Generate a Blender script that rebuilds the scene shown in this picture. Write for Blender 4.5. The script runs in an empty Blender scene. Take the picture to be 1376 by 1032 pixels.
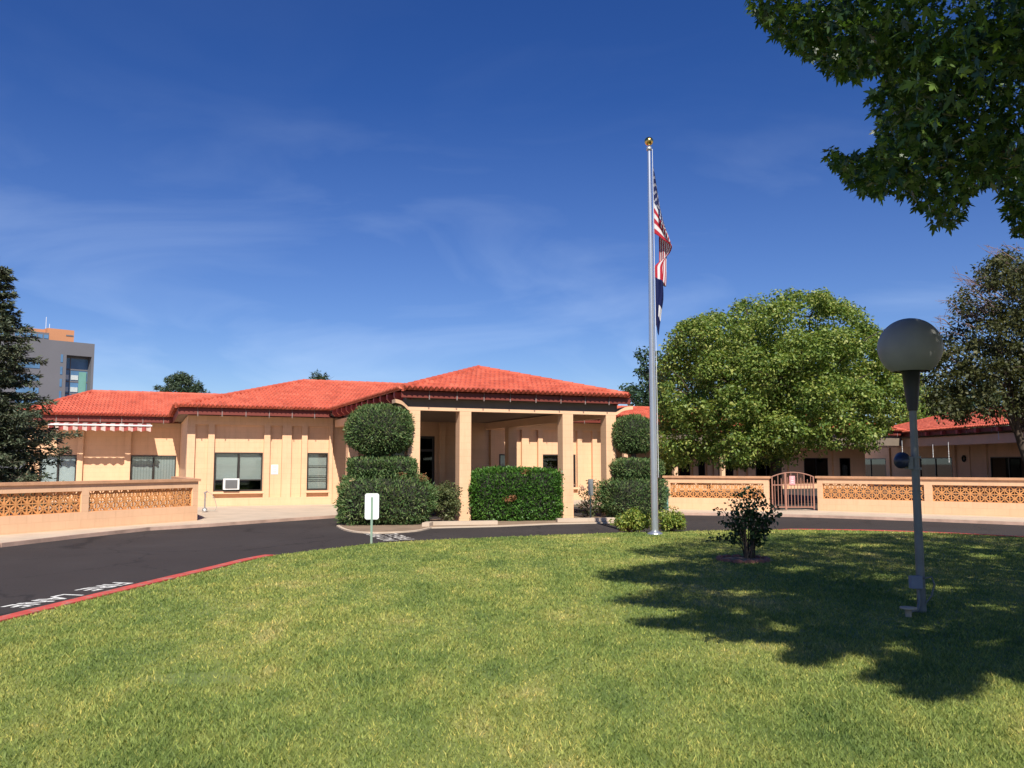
import bpy, math, random
import numpy as np
from mathutils import Vector, Matrix
random.seed(7); rng = np.random.default_rng(11)
S = bpy.context.scene
R = math.radians

# ---------------------------------------------------------------- camera, sky, sun, exposure
CAM_H, PITCH, FPX = 1.6, R(5.3), 1150.0
cd = bpy.data.cameras.new('camera'); cam = bpy.data.objects.new('camera', cd); S.collection.objects.link(cam)
cam.location = (0, 0, CAM_H); cam.rotation_euler = (math.pi/2 + PITCH, 0, 0)
cd.sensor_width = 36; cd.lens = FPX/1376*36; cd.clip_start = .05; cd.clip_end = 5000
S.camera = cam
SUN_EL, SUN_AZ = R(46), R(8.5)               # the sun stands behind the camera, a little to its right
sunv = Vector((math.sin(SUN_AZ)*math.cos(SUN_EL), -math.cos(SUN_AZ)*math.cos(SUN_EL), math.sin(SUN_EL)))
W = bpy.data.worlds.new('World'); S.world = W; W.use_nodes = True
nt = W.node_tree; bg = nt.nodes['Background']
sky = nt.nodes.new('ShaderNodeTexSky'); sky.sky_type = 'NISHITA'; sky.sun_disc = False
sky.sun_elevation = SUN_EL; sky.sun_rotation = math.pi - SUN_AZ
sky.altitude = 1350; sky.air_density = 1.0; sky.dust_density = .7; sky.ozone_density = 4.0
hsv = nt.nodes.new('ShaderNodeHueSaturation'); hsv.inputs['Saturation'].default_value = 1.29; hsv.inputs['Hue'].default_value = .518
nt.links.new(sky.outputs[0], hsv.inputs['Color'])
# thin cirrus, laid out on the sky's own directions
tc = nt.nodes.new('ShaderNodeTexCoord'); mp = nt.nodes.new('ShaderNodeMapping')
mp.inputs['Scale'].default_value = (1.3, 1.0, 4.2); mp.inputs['Rotation'].default_value = (.25, .5, .3)
n1 = nt.nodes.new('ShaderNodeTexNoise'); n1.inputs['Scale'].default_value = 2.2; n1.inputs['Detail'].default_value = 7; n1.inputs['Roughness'].default_value = .52; n1.inputs['Distortion'].default_value = .9
cr = nt.nodes.new('ShaderNodeValToRGB'); cr.color_ramp.elements[0].position = .47; cr.color_ramp.elements[1].position = .88
sep = nt.nodes.new('ShaderNodeSeparateXYZ')
hz = nt.nodes.new('ShaderNodeMapRange'); hz.inputs[1].default_value = .02; hz.inputs[2].default_value = .40; hz.inputs[3].default_value = 1; hz.inputs[4].default_value = .05
mu = nt.nodes.new('ShaderNodeMath'); mu.operation = 'MULTIPLY'
m2 = nt.nodes.new('ShaderNodeMath'); m2.operation = 'MULTIPLY'; m2.inputs[1].default_value = .42
mx = nt.nodes.new('ShaderNodeMix'); mx.data_type = 'RGBA'; mx.inputs[7].default_value = (8.2, 9.8, 12.2, 1)
L = nt.links.new
L(tc.outputs['Generated'], mp.inputs[0]); L(mp.outputs[0], n1.inputs['Vector']); L(n1.outputs[0], cr.inputs[0])
L(tc.outputs['Generated'], sep.inputs[0]); L(sep.outputs[2], hz.inputs[0]); va = nt.nodes.new('ShaderNodeMath'); va.operation = 'ADD'; va.inputs[1].default_value = .20; va.use_clamp = True; L(cr.outputs[0], va.inputs[0]); L(va.outputs[0], mu.inputs[0]); L(hz.outputs[0], mu.inputs[1])
L(mu.outputs[0], m2.inputs[0]); L(m2.outputs[0], mx.inputs[0]); L(hsv.outputs[0], mx.inputs[6]); L(mx.outputs[2], bg.inputs[0])
bg.inputs[1].default_value = .080
sd = bpy.data.lights.new('sun', 'SUN'); sd.energy = 5.0; sd.angle = R(.5); sd.color = (1, .95, .86)
so = bpy.data.objects.new('sun', sd); S.collection.objects.link(so); so.rotation_euler = sunv.to_track_quat('Z', 'Y').to_euler(); so.location = (4, -10, 30)
S.view_settings.view_transform = 'Standard'; S.view_settings.look = 'None'; S.view_settings.gamma = 1; S.view_settings.exposure = .38
S.view_settings.use_curve_mapping = False
S.cycles.max_bounces = 6; S.cycles.diffuse_bounces = 2; S.cycles.transparent_max_bounces = 12

# ---------------------------------------------------------------- measuring helpers
def ray(px, py):
    u = (px-688)/FPX; v = (516-py)/FPX; c, s = math.cos(PITCH), math.sin(PITCH)
    return np.array([u, c-v*s, s+v*c])
def gr(px, py, z=0.):
    d = ray(px, py); t = (z-CAM_H)/d[2]; return (d[0]*t, d[1]*t)
def proj(P):
    P = np.atleast_2d(P); c, s = math.cos(PITCH), math.sin(PITCH)
    z = P[:, 2]-CAM_H; f = P[:, 1]*c+z*s; w = -P[:, 1]*s+z*c
    ok = f > .1; f = np.where(ok, f, 1)
    return 688+FPX*P[:, 0]/f, 516-FPX*w/f, ok
def inpoly(x, y, poly):
    x = np.asarray(x); y = np.asarray(y); r = np.zeros(x.shape, bool); n = len(poly); j = n-1
    for i in range(n):
        xi, yi = poly[i]; xj, yj = poly[j]
        c = ((yi > y) != (yj > y)) & (x < (xj-xi)*(y-yi)/((yj-yi) if yj != yi else 1e-9)+xi)
        r ^= c; j = i
    return r
def spline(P, n=8, closed=True):
    P = [np.array(p, float) for p in P]; N = len(P); out = []
    for i in range(N if closed else N-1):
        g = (lambda k: P[k % N]) if closed else (lambda k: P[min(max(k, 0), N-1)])
        a, b, c, d = g(i-1), g(i), g(i+1), g(i+2)
        for k in range(n):
            t = k/n
            out.append(.5*((2*b)+(-a+c)*t+(2*a-5*b+4*c-d)*t*t+(-a+3*b-3*c+d)*t**3))
    if not closed: out.append(P[-1])
    return out

# ---------------------------------------------------------------- object helpers
def link(o, parent=None):
    S.collection.objects.link(o)
    if parent is not None: o.parent = parent
    return o
def tag(o, label=None, cat=None, group=None, kind=None):
    if label: o['label'] = label
    if cat: o['category'] = cat
    if group: o['group'] = group
    if kind: o['kind'] = kind
    return o
def empty(name, loc=(0, 0, 0), rz=0, label=None, cat=None, group=None):
    o = bpy.data.objects.new(name, None); S.collection.objects.link(o); o.location = loc; o.rotation_euler = (0, 0, rz); o.empty_display_size = .2
    return tag(o, label, cat, group)
def fast(name, V, F, m, parent=None, smooth=False):
    """mesh from arrays; F is (n,k)"""
    V = np.asarray(V, np.float32); F = np.asarray(F, np.int32); me = bpy.data.meshes.new(name); k = F.shape[1]
    me.vertices.add(len(V)); me.vertices.foreach_set('co', V.ravel())
    me.loops.add(F.size); me.loops.foreach_set('vertex_index', F.ravel())
    me.polygons.add(len(F)); me.polygons.foreach_set('loop_start', np.arange(0, F.size, k, dtype=np.int32))
    me.polygons.foreach_set('loop_total', np.full(len(F), k, np.int32))
    if smooth: me.polygons.foreach_set('use_smooth', np.ones(len(F), bool))
    me.update(calc_edges=True); me.materials.append(m)
    return link(bpy.data.objects.new(name, me), parent)
class MB:
    def __init__(s): s.v = []; s.f = []; s.sm = []
    def add(s, V, F, smooth=False):
        o = len(s.v); s.v += [tuple(map(float, p)) for p in V]; s.f += [tuple(i+o for i in f) for f in F]; s.sm += [smooth]*len(F); return s
    def box(s, x0, x1, y0, y1, z0, z1):
        V = [(x0,y0,z0),(x1,y0,z0),(x1,y1,z0),(x0,y1,z0),(x0,y0,z1),(x1,y0,z1),(x1,y1,z1),(x0,y1,z1)]
        return s.add(V, [(3,2,1,0),(4,5,6,7),(0,1,5,4),(1,2,6,5),(2,3,7,6),(3,0,4,7)])
    def bar(s, p, q, w, h, up=(0, 0, 1)):
        p = Vector(p); q = Vector(q); d = (q-p).normalized(); u = Vector(up)
        r = d.cross(u)
        if r.length < 1e-4: r = d.cross(Vector((0, 1, 0)))
        r.normalize(); u = r.cross(d); V = []
        for c in (p, q):
            for a, b in ((-1,-1),(1,-1),(1,1),(-1,1)): V.append(c+r*a*w/2+u*b*h/2)
        return s.add(V, [(3,2,1,0),(4,5,6,7),(0,1,5,4),(1,2,6,5),(2,3,7,6),(3,0,4,7)])
    def tube(s, pts, rad, n=8, cap=True):
        pts = [Vector(p) for p in pts]; N = len(pts)
        if not hasattr(rad, '__len__'): rad = [rad]*N
        V = []; F = []; ref = Vector((.31, .77, .2)).normalized()
        for i, p in enumerate(pts):
            d = (pts[min(i+1, N-1)]-pts[max(i-1, 0)]).normalized()
            if i == 0 and abs(d.dot(ref)) > .95: ref = Vector((1, 0, 0))
            r = (ref-d*ref.dot(d)).normalized(); u = d.cross(r); ref = r
            for k in range(n):
                a = 2*math.pi*k/n; V.append(p+(r*math.cos(a)+u*math.sin(a))*rad[i])
        for i in range(N-1):
            for k in range(n):
                F.append((i*n+k, i*n+(k+1) % n, (i+1)*n+(k+1) % n, (i+1)*n+k))
        s.add(V, F, True)
        if cap: s.add(V[:n], [tuple(range(n))[::-1]]); s.add(V[-n:], [tuple(range(n))])
        return s
    def lathe(s, prof, n=24, c=(0, 0, 0)):
        V = []; F = []
        for r, z in prof:
            for k in range(n):
                a = 2*math.pi*k/n; V.append((c[0]+r*math.cos(a), c[1]+r*math.sin(a), c[2]+z))
        for i in range(len(prof)-1):
            for k in range(n): F.append((i*n+k, i*n+(k+1) % n, (i+1)*n+(k+1) % n, (i+1)*n+k))
        return s.add(V, F, True)
    def prism(s, poly, z0, z1):
        n = len(poly); V = [(x, y, z0) for x, y in poly]+[(x, y, z1) for x, y in poly]
        return s.add(V, [tuple(range(n))[::-1], tuple(range(n, 2*n))]+[(i, (i+1) % n, n+(i+1) % n, n+i) for i in range(n)])
    def prism_y(s, poly, y0, y1):
        n = len(poly); V = [(x, y0, z) for x, z in poly]+[(x, y1, z) for x, z in poly]
        return s.add(V, [tuple(range(n)), tuple(range(n, 2*n))[::-1]]+[(i, n+i, n+(i+1) % n, (i+1) % n) for i in range(n)])
    def build(s, name, m, parent=None):
        me = bpy.data.meshes.new(name); me.from_pydata(s.v, [], s.f)
        me.polygons.foreach_set('use_smooth', s.sm); me.update(); me.materials.append(m)
        return link(bpy.data.objects.new(name, me), parent)

# ---------------------------------------------------------------- materials
def newmat(name):
    m = bpy.data.materials.new(name); m.use_nodes = True; t = m.node_tree
    return m, t, t.nodes['Principled BSDF'], t.links.new
def nz(t, scale, detail=4, rough=.55, coord='Object', vec=None):
    n = t.nodes.new('ShaderNodeTexNoise'); n.inputs['Scale'].default_value = scale; n.inputs['Detail'].default_value = detail; n.inputs['Roughness'].default_value = rough
    if vec is None:
        c = t.nodes.new('ShaderNodeTexCoord'); vec = c.outputs[coord]
    t.links.new(vec, n.inputs['Vector']); return n
def ramp(t, fac, stops):
    r = t.nodes.new('ShaderNodeValToRGB'); e = r.color_ramp.elements
    while len(e) < len(stops): e.new(.5)
    for k, (p, c) in enumerate(stops): e[k].position = p; e[k].color = (*c, 1)
    t.links.new(fac, r.inputs[0]); return r
def mul(c, k): return tuple(x*k for x in c)
def M(name, col, rough=.8, vary=.12, scale=3, bump=0, bscale=60, metal=0, spec=.5, fine=0):
    m, t, b, l = newmat(name); b.inputs['Roughness'].default_value = rough; b.inputs['Metallic'].default_value = metal
    b.inputs['Specular IOR Level'].default_value = spec
    n = nz(t, scale, 6); r = ramp(t, n.outputs[0], [(.28, mul(col, 1-vary)), (.72, mul(col, 1+vary))])
    l(r.outputs[0], b.inputs['Base Color'])
    if bump:
        n2 = nz(t, bscale, 3); bm = t.nodes.new('ShaderNodeBump'); bm.inputs['Strength'].default_value = bump; bm.inputs['Distance'].default_value = .02
        l(n2.outputs[0], bm.inputs['Height']); l(bm.outputs[0], b.inputs['Normal'])
    return m
def block_mat(name, col, joint=.9, bump=.35, bw=.4, bh=.2, stain=.06):
    m, t, b, l = newmat(name); b.inputs['Roughness'].default_value = .85; b.inputs['Specular IOR Level'].default_value = .25
    c = t.nodes.new('ShaderNodeTexCoord'); s = t.nodes.new('ShaderNodeSeparateXYZ'); l(c.outputs['Object'], s.inputs[0])
    a = t.nodes.new('ShaderNodeMath'); l(s.outputs[0], a.inputs[0]); l(s.outputs[1], a.inputs[1])
    v = t.nodes.new('ShaderNodeCombineXYZ'); l(a.outputs[0], v.inputs[0]); l(s.outputs[2], v.inputs[1])
    k = t.nodes.new('ShaderNodeTexBrick'); l(v.outputs[0], k.inputs['Vector']); k.inputs['Scale'].default_value = 1
    k.inputs['Brick Width'].default_value = bw; k.inputs['Row Height'].default_value = bh; k.inputs['Mortar Size'].default_value = .006; k.inputs['Mortar Smooth'].default_value = .6
    k.inputs['Color1'].default_value = (1, 1, 1, 1); k.inputs['Color2'].default_value = (.97, .97, .97, 1); k.inputs['Mortar'].default_value = (joint, joint*.98, joint*.96, 1)
    n = nz(t, 1.1, 7, .6); r = ramp(t, n.outputs[0], [(.3, mul(col, 1-stain)), (.7, mul(col, 1+stain))])
    x = t.nodes.new('ShaderNodeMix'); x.data_type = 'RGBA'; x.blend_type = 'MULTIPLY'; x.inputs[0].default_value = 1
    l(r.outputs[0], x.inputs[6]); l(k.outputs['Color'], x.inputs[7]); l(x.outputs[2], b.inputs['Base Color'])
    sc_ = t.nodes.new('ShaderNodeMapping'); sc_.inputs['Scale'].default_value = (5, 5, .35); l(c.outputs['Object'], sc_.inputs[0])
    st = nz(t, 1.6, 6, .6, vec=sc_.outputs[0]); rs_ = ramp(t, st.outputs[0], [(.30, (.94, .93, .92)), (.48, (1, 1, 1)), (.72, (1.02, 1.02, 1.02))]); x2 = t.nodes.new('ShaderNodeMix'); x2.data_type = 'RGBA'; x2.blend_type = 'MULTIPLY'; x2.inputs[0].default_value = 1
    l(x.outputs[2], x2.inputs[6]); l(rs_.outputs[0], x2.inputs[7]); l(x2.outputs[2], b.inputs['Base Color'])
    n2 = nz(t, 90, 3); ad = t.nodes.new('ShaderNodeMath'); ad.operation = 'MULTIPLY_ADD'; ad.inputs[1].default_value = .15
    iv = t.nodes.new('ShaderNodeMath'); iv.operation = 'SUBTRACT'; iv.inputs[0].default_value = 1; l(k.outputs['Fac'], iv.inputs[1])
    l(n2.outputs[0], ad.inputs[0]); l(iv.outputs[0], ad.inputs[2])
    bm = t.nodes.new('ShaderNodeBump'); bm.inputs['Strength'].default_value = bump; bm.inputs['Distance'].default_value = .008
    l(ad.outputs[0], bm.inputs['Height']); l(bm.outputs[0], b.inputs['Normal'])
    return m
def leaf_mat(name, cols, trans=.3, rough=.55, nscale=.9, spec=.35, w=.55):
    m, t, b, l = newmat(name); b.inputs['Roughness'].default_value = rough; b.inputs['Specular IOR Level'].default_value = spec
    g = t.nodes.new('ShaderNodeNewGeometry'); n = nz(t, nscale, 3)
    a = t.nodes.new('ShaderNodeMath'); a.operation = 'MULTIPLY'; a.inputs[1].default_value = w; l(g.outputs['Random Per Island'], a.inputs[0])
    c = t.nodes.new('ShaderNodeMath'); c.operation = 'MULTIPLY_ADD'; c.inputs[1].default_value = 1-w; l(n.outputs[0], c.inputs[0]); l(a.outputs[0], c.inputs[2])
    N = len(cols); r = ramp(t, c.outputs[0], [(.15+.7*k/(N-1), cols[k]) for k in range(N)])
    l(r.outputs[0], b.inputs['Base Color'])
    tr = t.nodes.new('ShaderNodeBsdfTranslucent'); mxs = t.nodes.new('ShaderNodeMixShader'); mxs.inputs[0].default_value = trans
    br = t.nodes.new('ShaderNodeMix'); br.data_type = 'RGBA'; br.blend_type = 'MULTIPLY'; br.inputs[0].default_value = 1; br.inputs[7].default_value = (1.5, 1.5, .7, 1)
    l(r.outputs[0], br.inputs[6]); l(br.outputs[2], tr.inputs[0])
    l(b.outputs[0], mxs.inputs[1]); l(tr.outputs[0], mxs.inputs[2]); l(mxs.outputs[0], t.nodes['Material Output'].inputs[0])
    return m
def glass_mat(name, tint=(.80, .84, .84)):
    m, t, b, l = newmat(name); t.nodes.remove(b)
    tp = t.nodes.new('ShaderNodeBsdfTransparent'); tp.inputs[0].default_value = (*tint, 1)
    gl = t.nodes.new('ShaderNodeBsdfGlossy'); gl.inputs['Roughness'].default_value = .02; gl.inputs[0].default_value = (.9, .95, 1, 1)
    lw = t.nodes.new('ShaderNodeLayerWeight'); lw.inputs[0].default_value = .5; pw_ = t.nodes.new('ShaderNodeMath'); pw_.operation = 'POWER'; pw_.inputs[1].default_value = 4; l(lw.outputs['Facing'], pw_.inputs[0])
    fr = t.nodes.new('ShaderNodeMath'); fr.operation = 'MULTIPLY_ADD'; fr.inputs[1].default_value = .85; fr.inputs[2].default_value = .045; l(pw_.outputs[0], fr.inputs[0])
    x = t.nodes.new('ShaderNodeMixShader'); l(fr.outputs[0], x.inputs[0]); l(tp.outputs[0], x.inputs[1]); l(gl.outputs[0], x.inputs[2]); l(x.outputs[0], t.nodes['Material Output'].inputs[0])
    return m
def stripe_mat(name, c1, c2, axis=0, width=.3, rough=.8):
    m, t, b, l = newmat(name); b.inputs['Roughness'].default_value = rough
    c = t.nodes.new('ShaderNodeTexCoord'); s = t.nodes.new('ShaderNodeSeparateXYZ'); l(c.outputs['Object'], s.inputs[0])
    d = t.nodes.new('ShaderNodeMath'); d.operation = 'DIVIDE'; d.inputs[1].default_value = width; l(s.outputs[axis], d.inputs[0])
    f = t.nodes.new('ShaderNodeMath'); f.operation = 'FRACT'; l(d.outputs[0], f.inputs[0])
    g = t.nodes.new('ShaderNodeMath'); g.operation = 'GREATER_THAN'; g.inputs[1].default_value = .5; l(f.outputs[0], g.inputs[0])
    x = t.nodes.new('ShaderNodeMix'); x.data_type = 'RGBA'; x.inputs[6].default_value = (*c1, 1); x.inputs[7].default_value = (*c2, 1)
    l(g.outputs[0], x.inputs[0]); l(x.outputs[2], b.inputs['Base Color']); return m

PEACH = (.79, .49, .295)
m_wall = block_mat('peach_painted_block', PEACH)
m_trim = M('peach_paint_smooth', PEACH, .8, .05, 2, .1, 80)
m_soffit = M('soffit_shade_paint', (.22, .155, .11), .9, .08)  # darkened so the colour carries the shade under the roofs
m_beam_shade = M('beam_shade_brown', (.20, .155, .115), .9, .08)  # shade on the beams put into their colour
m_breeze = M('breeze_block_orange', (.66, .30, .105), .9, .18, 5, .3, 60)
m_cap = M('wall_cap_terracotta', (.58, .31, .17), .9, .18, 4, .3, 50)
m_tile = None
def tile_mat():
    m, t, b, l = newmat('red_roof_tile'); b.inputs['Roughness'].default_value = .55; b.inputs['Specular IOR Level'].default_value = .35
    c = t.nodes.new('ShaderNodeTexCoord'); sn = t.nodes.new('ShaderNodeVectorMath'); sn.operation = 'SNAP'; sn.inputs[1].default_value = (.3, .31, 10)
    l(c.outputs['Object'], sn.inputs[0]); wn = t.nodes.new('ShaderNodeTexWhiteNoise'); l(sn.outputs[0], wn.inputs[0])
    n = nz(t, .6, 6, .6); a = t.nodes.new('ShaderNodeMath'); a.operation = 'MULTIPLY_ADD'; a.inputs[1].default_value = .45; l(wn.outputs[0], a.inputs[0])
    h = t.nodes.new('ShaderNodeMath'); h.operation = 'MULTIPLY'; h.inputs[1].default_value = .6; l(n.outputs[0], h.inputs[0]); l(h.outputs[0], a.inputs[2])
    r = ramp(t, a.outputs[0], [(.1, (.42, .080, .042)), (.5, (.53, .108, .058)), (.9, (.60, .15, .085))]); wz = nz(t, 1.7, 7, .65); rw_ = ramp(t, wz.outputs[0], [(.34, (.80, .78, .78)), (.50, (1, 1, 1)), (.72, (1.06, 1.12, 1.15))]); x = t.nodes.new('ShaderNodeMix'); x.data_type = 'RGBA'; x.blend_type = 'MULTIPLY'; x.inputs[0].default_value = 1; l(r.outputs[0], x.inputs[6]); l(rw_.outputs[0], x.inputs[7]); l(x.outputs[2], b.inputs['Base Color']); return m
m_tile = tile_mat()
m_maroon = M('maroon_fascia_paint', (.17, .031, .019), .6, .12, 3)
m_rafter = M('red_rafter_paint', (.46, .075, .055), .6, .12, 4)
m_steel = M('galvanised_steel', (.55, .55, .53), .4, .1, 8, metal=.7)
m_frame = M('bronze_window_frame', (.035, .028, .024), .45, .1, 5)
m_blind = stripe_mat('cream_blind', (.62, .60, .54), (.50, .49, .44), 2, .05)
m_white = M('white_paint', (.80, .80, .78), .5, .04, 4)
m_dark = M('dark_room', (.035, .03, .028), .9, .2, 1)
m_curtain = stripe_mat('pale_curtain', (.55, .55, .52), (.44, .44, .42), 0, .12)
m_glass = glass_mat('window_glass'); m_dglass = glass_mat('dark_glass', (.10, .12, .14))
m_conc = M('concrete', (.54, .425, .315), .9, .12, 1.2, .15, 40)
m_dirt = M('bare_dirt', (.25, .17, .11), .95, .25, 2, .6, 30)
m_redkerb = M('red_kerb_paint', (.56, .060, .062), .75, .28, 9, .35, 40)
def worn(name, col, under, cover, scale, rough=.8, detail=8):
    """paint with chips and worn patches that show what is under it"""
    m, t, b, l = newmat(name); b.inputs['Roughness'].default_value = rough
    a = nz(t, scale, detail, .65); f = nz(t, scale*6, 3); mm = t.nodes.new('ShaderNodeMath'); mm.operation = 'MULTIPLY_ADD'; mm.inputs[1].default_value = .35; l(f.outputs[0], mm.inputs[0]); l(a.outputs[0], mm.inputs[2])
    r = ramp(t, mm.outputs[0], [(cover-.03, col), (cover+.03, under)]); n3 = nz(t, 4, 4); r3 = ramp(t, n3.outputs[0], [(.3, (.8, .8, .8)), (.7, (1.12, 1.12, 1.12))])
    x = t.nodes.new('ShaderNodeMix'); x.data_type = 'RGBA'; x.blend_type = 'MULTIPLY'; x.inputs[0].default_value = 1; l(r.outputs[0], x.inputs[6]); l(r3.outputs[0], x.inputs[7]); l(x.outputs[2], b.inputs['Base Color']); return m
m_redkerb = worn('red_kerb_paint', (.55, .078, .055), (.36, .19, .15), .755, 5)
m_linew = worn('white_road_paint', (.74, .72, .67), (.09, .08, .078), .76, 7)
m_fade = worn('worn_road_paint', (.62, .57, .5), (.10, .09, .085), .735, 6)
m_iron = M('pink_beige_iron_paint', (.33, .155, .105), .6, .1, 6)
m_bark = M('bark', (.085, .062, .045), .95, .35, 9, .8, 30)
m_alu = M('brushed_aluminium_pole', (.66, .67, .68), .33, .05, 3, metal=.85)
m_gold = M('gold_ball', (.72, .48, .14), .22, .05, 3, metal=1)

def asphalt():
    m, t, b, l = newmat('asphalt'); b.inputs['Roughness'].default_value = .9; b.inputs['Specular IOR Level'].default_value = .3
    n = nz(t, .35, 7, .6); f = nz(t, 160, 2); r = ramp(t, n.outputs[0], [(.25, (.037, .029, .0265)), (.55, (.046, .037, .034)), (.8, (.066, .054, .050))])
    r2 = ramp(t, f.outputs[0], [(.35, (.75, .75, .75)), (.75, (1.35, 1.35, 1.35))])
    x = t.nodes.new('ShaderNodeMix'); x.data_type = 'RGBA'; x.blend_type = 'MULTIPLY'; x.inputs[0].default_value = 1
    l(r.outputs[0], x.inputs[6]); l(r2.outputs[0], x.inputs[7]); l(x.outputs[2], b.inputs['Base Color'])
    vo = t.nodes.new('ShaderNodeTexVoronoi'); vo.feature = 'DISTANCE_TO_EDGE'; vo.inputs['Scale'].default_value = .33; wn_ = nz(t, 1.3, 5, .6); tcx = t.nodes.new('ShaderNodeTexCoord'); wv = t.nodes.new('ShaderNodeVectorMath'); wv.operation = 'MULTIPLY_ADD'; wv.inputs[1].default_value = (1.2, 1.2, 0); l(wn_.outputs['Color'], wv.inputs[0]); l(tcx.outputs['Object'], wv.inputs[2]); l(wv.outputs[0], vo.inputs['Vector'])
    rc = ramp(t, vo.outputs['Distance'], [(.003, (.55, .55, .55)), (.009, (1, 1, 1))]); sp_ = nz(t, 34, 2); rs_ = ramp(t, sp_.outputs[0], [(.735, (1, 1, 1)), (.76, (3.2, 3.0, 2.7))])
    for q_ in (rc, rs_):
        y = t.nodes.new('ShaderNodeMix'); y.data_type = 'RGBA'; y.blend_type = 'MULTIPLY'; y.inputs[0].default_value = 1; l(x.outputs[2], y.inputs[6]); l(q_.outputs[0], y.inputs[7]); x = y
    l(x.outputs[2], b.inputs['Base Color'])
    bm = t.nodes.new('ShaderNodeBump'); bm.inputs['Strength'].default_value = .5; bm.inputs['Distance'].default_value = .006; l(f.outputs[0], bm.inputs['Height']); l(bm.outputs[0], b.inputs['Normal'])
    return m
m_asph = asphalt()
def grass_mats():
    """patchy turf: the same patch map drives the sheet and the blades"""
    out = []
    for name, blades in (('turf_sheet', False), ('grass_blade', True)):
        m, t, b, l = newmat(name); b.inputs['Roughness'].default_value = .6; b.inputs['Specular IOR Level'].default_value = .25
        c = t.nodes.new('ShaderNodeTexCoord'); mp_ = t.nodes.new('ShaderNodeMapping'); mp_.inputs['Scale'].default_value = (1, .55, 0); l(c.outputs['Object'], mp_.inputs[0])
        big = nz(t, .55, 3, .5, vec=mp_.outputs[0]); sm = nz(t, 2.3, 4, .6, vec=mp_.outputs[0])
        a = t.nodes.new('ShaderNodeMath'); a.operation = 'MULTIPLY_ADD'; a.inputs[1].default_value = .5
        l(big.outputs[0], a.inputs[0]); h = t.nodes.new('ShaderNodeMath'); h.operation = 'MULTIPLY'; h.inputs[1].default_value = .5; l(sm.outputs[0], h.inputs[0]); l(h.outputs[0], a.inputs[2])
        k = 1.0 if blades else .62
        r = ramp(t, a.outputs[0], [(.33, mul((.130, .200, .052), k)), (.46, mul((.250, .312, .080), k)), (.56, mul((.350, .375, .102), k)), (.69, mul((.55, .48, .19), k))])
        src = r.outputs[0]
        if blades:
            g = t.nodes.new('ShaderNodeNewGeometry'); rr = ramp(t, g.outputs['Random Per Island'], [(0, (.55, .62, .5)), (.55, (1, 1, 1)), (.86, (1.25, 1.22, 1.1)), (.97, (2.0, 1.55, 1.5))])
            x = t.nodes.new('ShaderNodeMix'); x.data_type = 'RGBA'; x.blend_type = 'MULTIPLY'; x.inputs[0].default_value = 1; l(src, x.inputs[6]); l(rr.outputs[0], x.inputs[7]); src = x.outputs[2]
            tr = t.nodes.new('ShaderNodeBsdfTranslucent'); l(src, tr.inputs[0]); ms = t.nodes.new('ShaderNodeMixShader'); ms.inputs[0].default_value = .3
            l(b.outputs[0], ms.inputs[1]); l(tr.outputs[0], ms.inputs[2]); l(ms.outputs[0], t.nodes['Material Output'].inputs[0])
        l(src, b.inputs['Base Color']); out.append(m)
    return out
m_turf, m_blade = grass_mats()
m_junip = leaf_mat('juniper_spray', [(.036, .075, .024), (.07, .135, .038), (.13, .20, .062), (.22, .215, .09)], .15, .6, 1.6)
m_box = leaf_mat('boxwood_leaf', [(.028, .082, .014), (.062, .16, .024), (.14, .26, .042)], .2, .45, 1.5)
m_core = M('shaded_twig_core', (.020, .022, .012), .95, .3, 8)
m_varieg = leaf_mat('variegated_leaf', [(.06, .12, .02), (.20, .27, .04), (.42, .42, .10)], .25, .5, 3, w=.85)
m_rose = leaf_mat('rose_leaf', [(.012, .035, .012), (.025, .060, .018), (.05, .085, .03)], .2, .4, 3)
m_ash = leaf_mat('pale_green_leaf', [(.042, .088, .016), (.11, .178, .032), (.225, .295, .062), (.43, .435, .125)], .3, .5, .55, w=.6)
m_maple = leaf_mat('maple_leaf', [(.020, .050, .012), (.038, .086, .018), (.07, .135, .027), (.17, .25, .06)], .38, .36, .6, spec=.5)
m_oak = leaf_mat('dark_olive_leaf', [(.028, .036, .013), (.06, .07, .022), (.13, .125, .045)], .25, .55, .7)
m_far = leaf_mat('blue_green_leaf', [(.020, .045, .020), (.035, .075, .035), (.07, .11, .055)], .2, .6, .5)
m_spruce = leaf_mat('spruce_needle', [(.026, .042, .022), (.055, .076, .042), (.11, .13, .078), (.19, .19, .12)], .08, .6, 1.2)
m_pine = leaf_mat('pine_needle', [(.022, .042, .020), (.04, .068, .032), (.07, .095, .05)], .08, .6, .6)
m_twig = M('bare_pink_twig', (.23, .15, .13), .9, .2, 5)

# ---------------------------------------------------------------- foliage helpers
def nrm(A): return A/np.maximum(np.linalg.norm(A, axis=1, keepdims=True), 1e-9)
T_DIAMOND = (np.array([(0,0,0),(.45,.28,.05),(1,0,-.05),(.45,-.28,.05)]), np.array([(0,1,2,3)]))
T_NEEDLE = (np.array([(0,-.09,0),(0,.09,0),(1,0,0)]), np.array([(0,1,2)]))
_o = [(.08,-.08),(.22,-.34),(.32,-.15),(.66,-.42),(.52,-.12),(.80,-.12),(1.08,0),(.80,.12),(.52,.12),(.66,.42),(.32,.15),(.22,.34),(.08,.08)]
T_MAPLE = (np.array([(0,0,0)]+[(x,y,-.16*abs(y)-.10*x*x) for x,y in _o]), np.array([(0,i,i+1) for i in range(1, len(_o))]))
T_SPRAY = (np.array([(0,0,0),(.35,.16,.02),(.65,.10,0),(1,0,0),(.65,-.12,0),(.3,-.14,.02)]), np.array([(0,1,2),(0,2,3),(0,3,4),(0,4,5)]))
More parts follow.
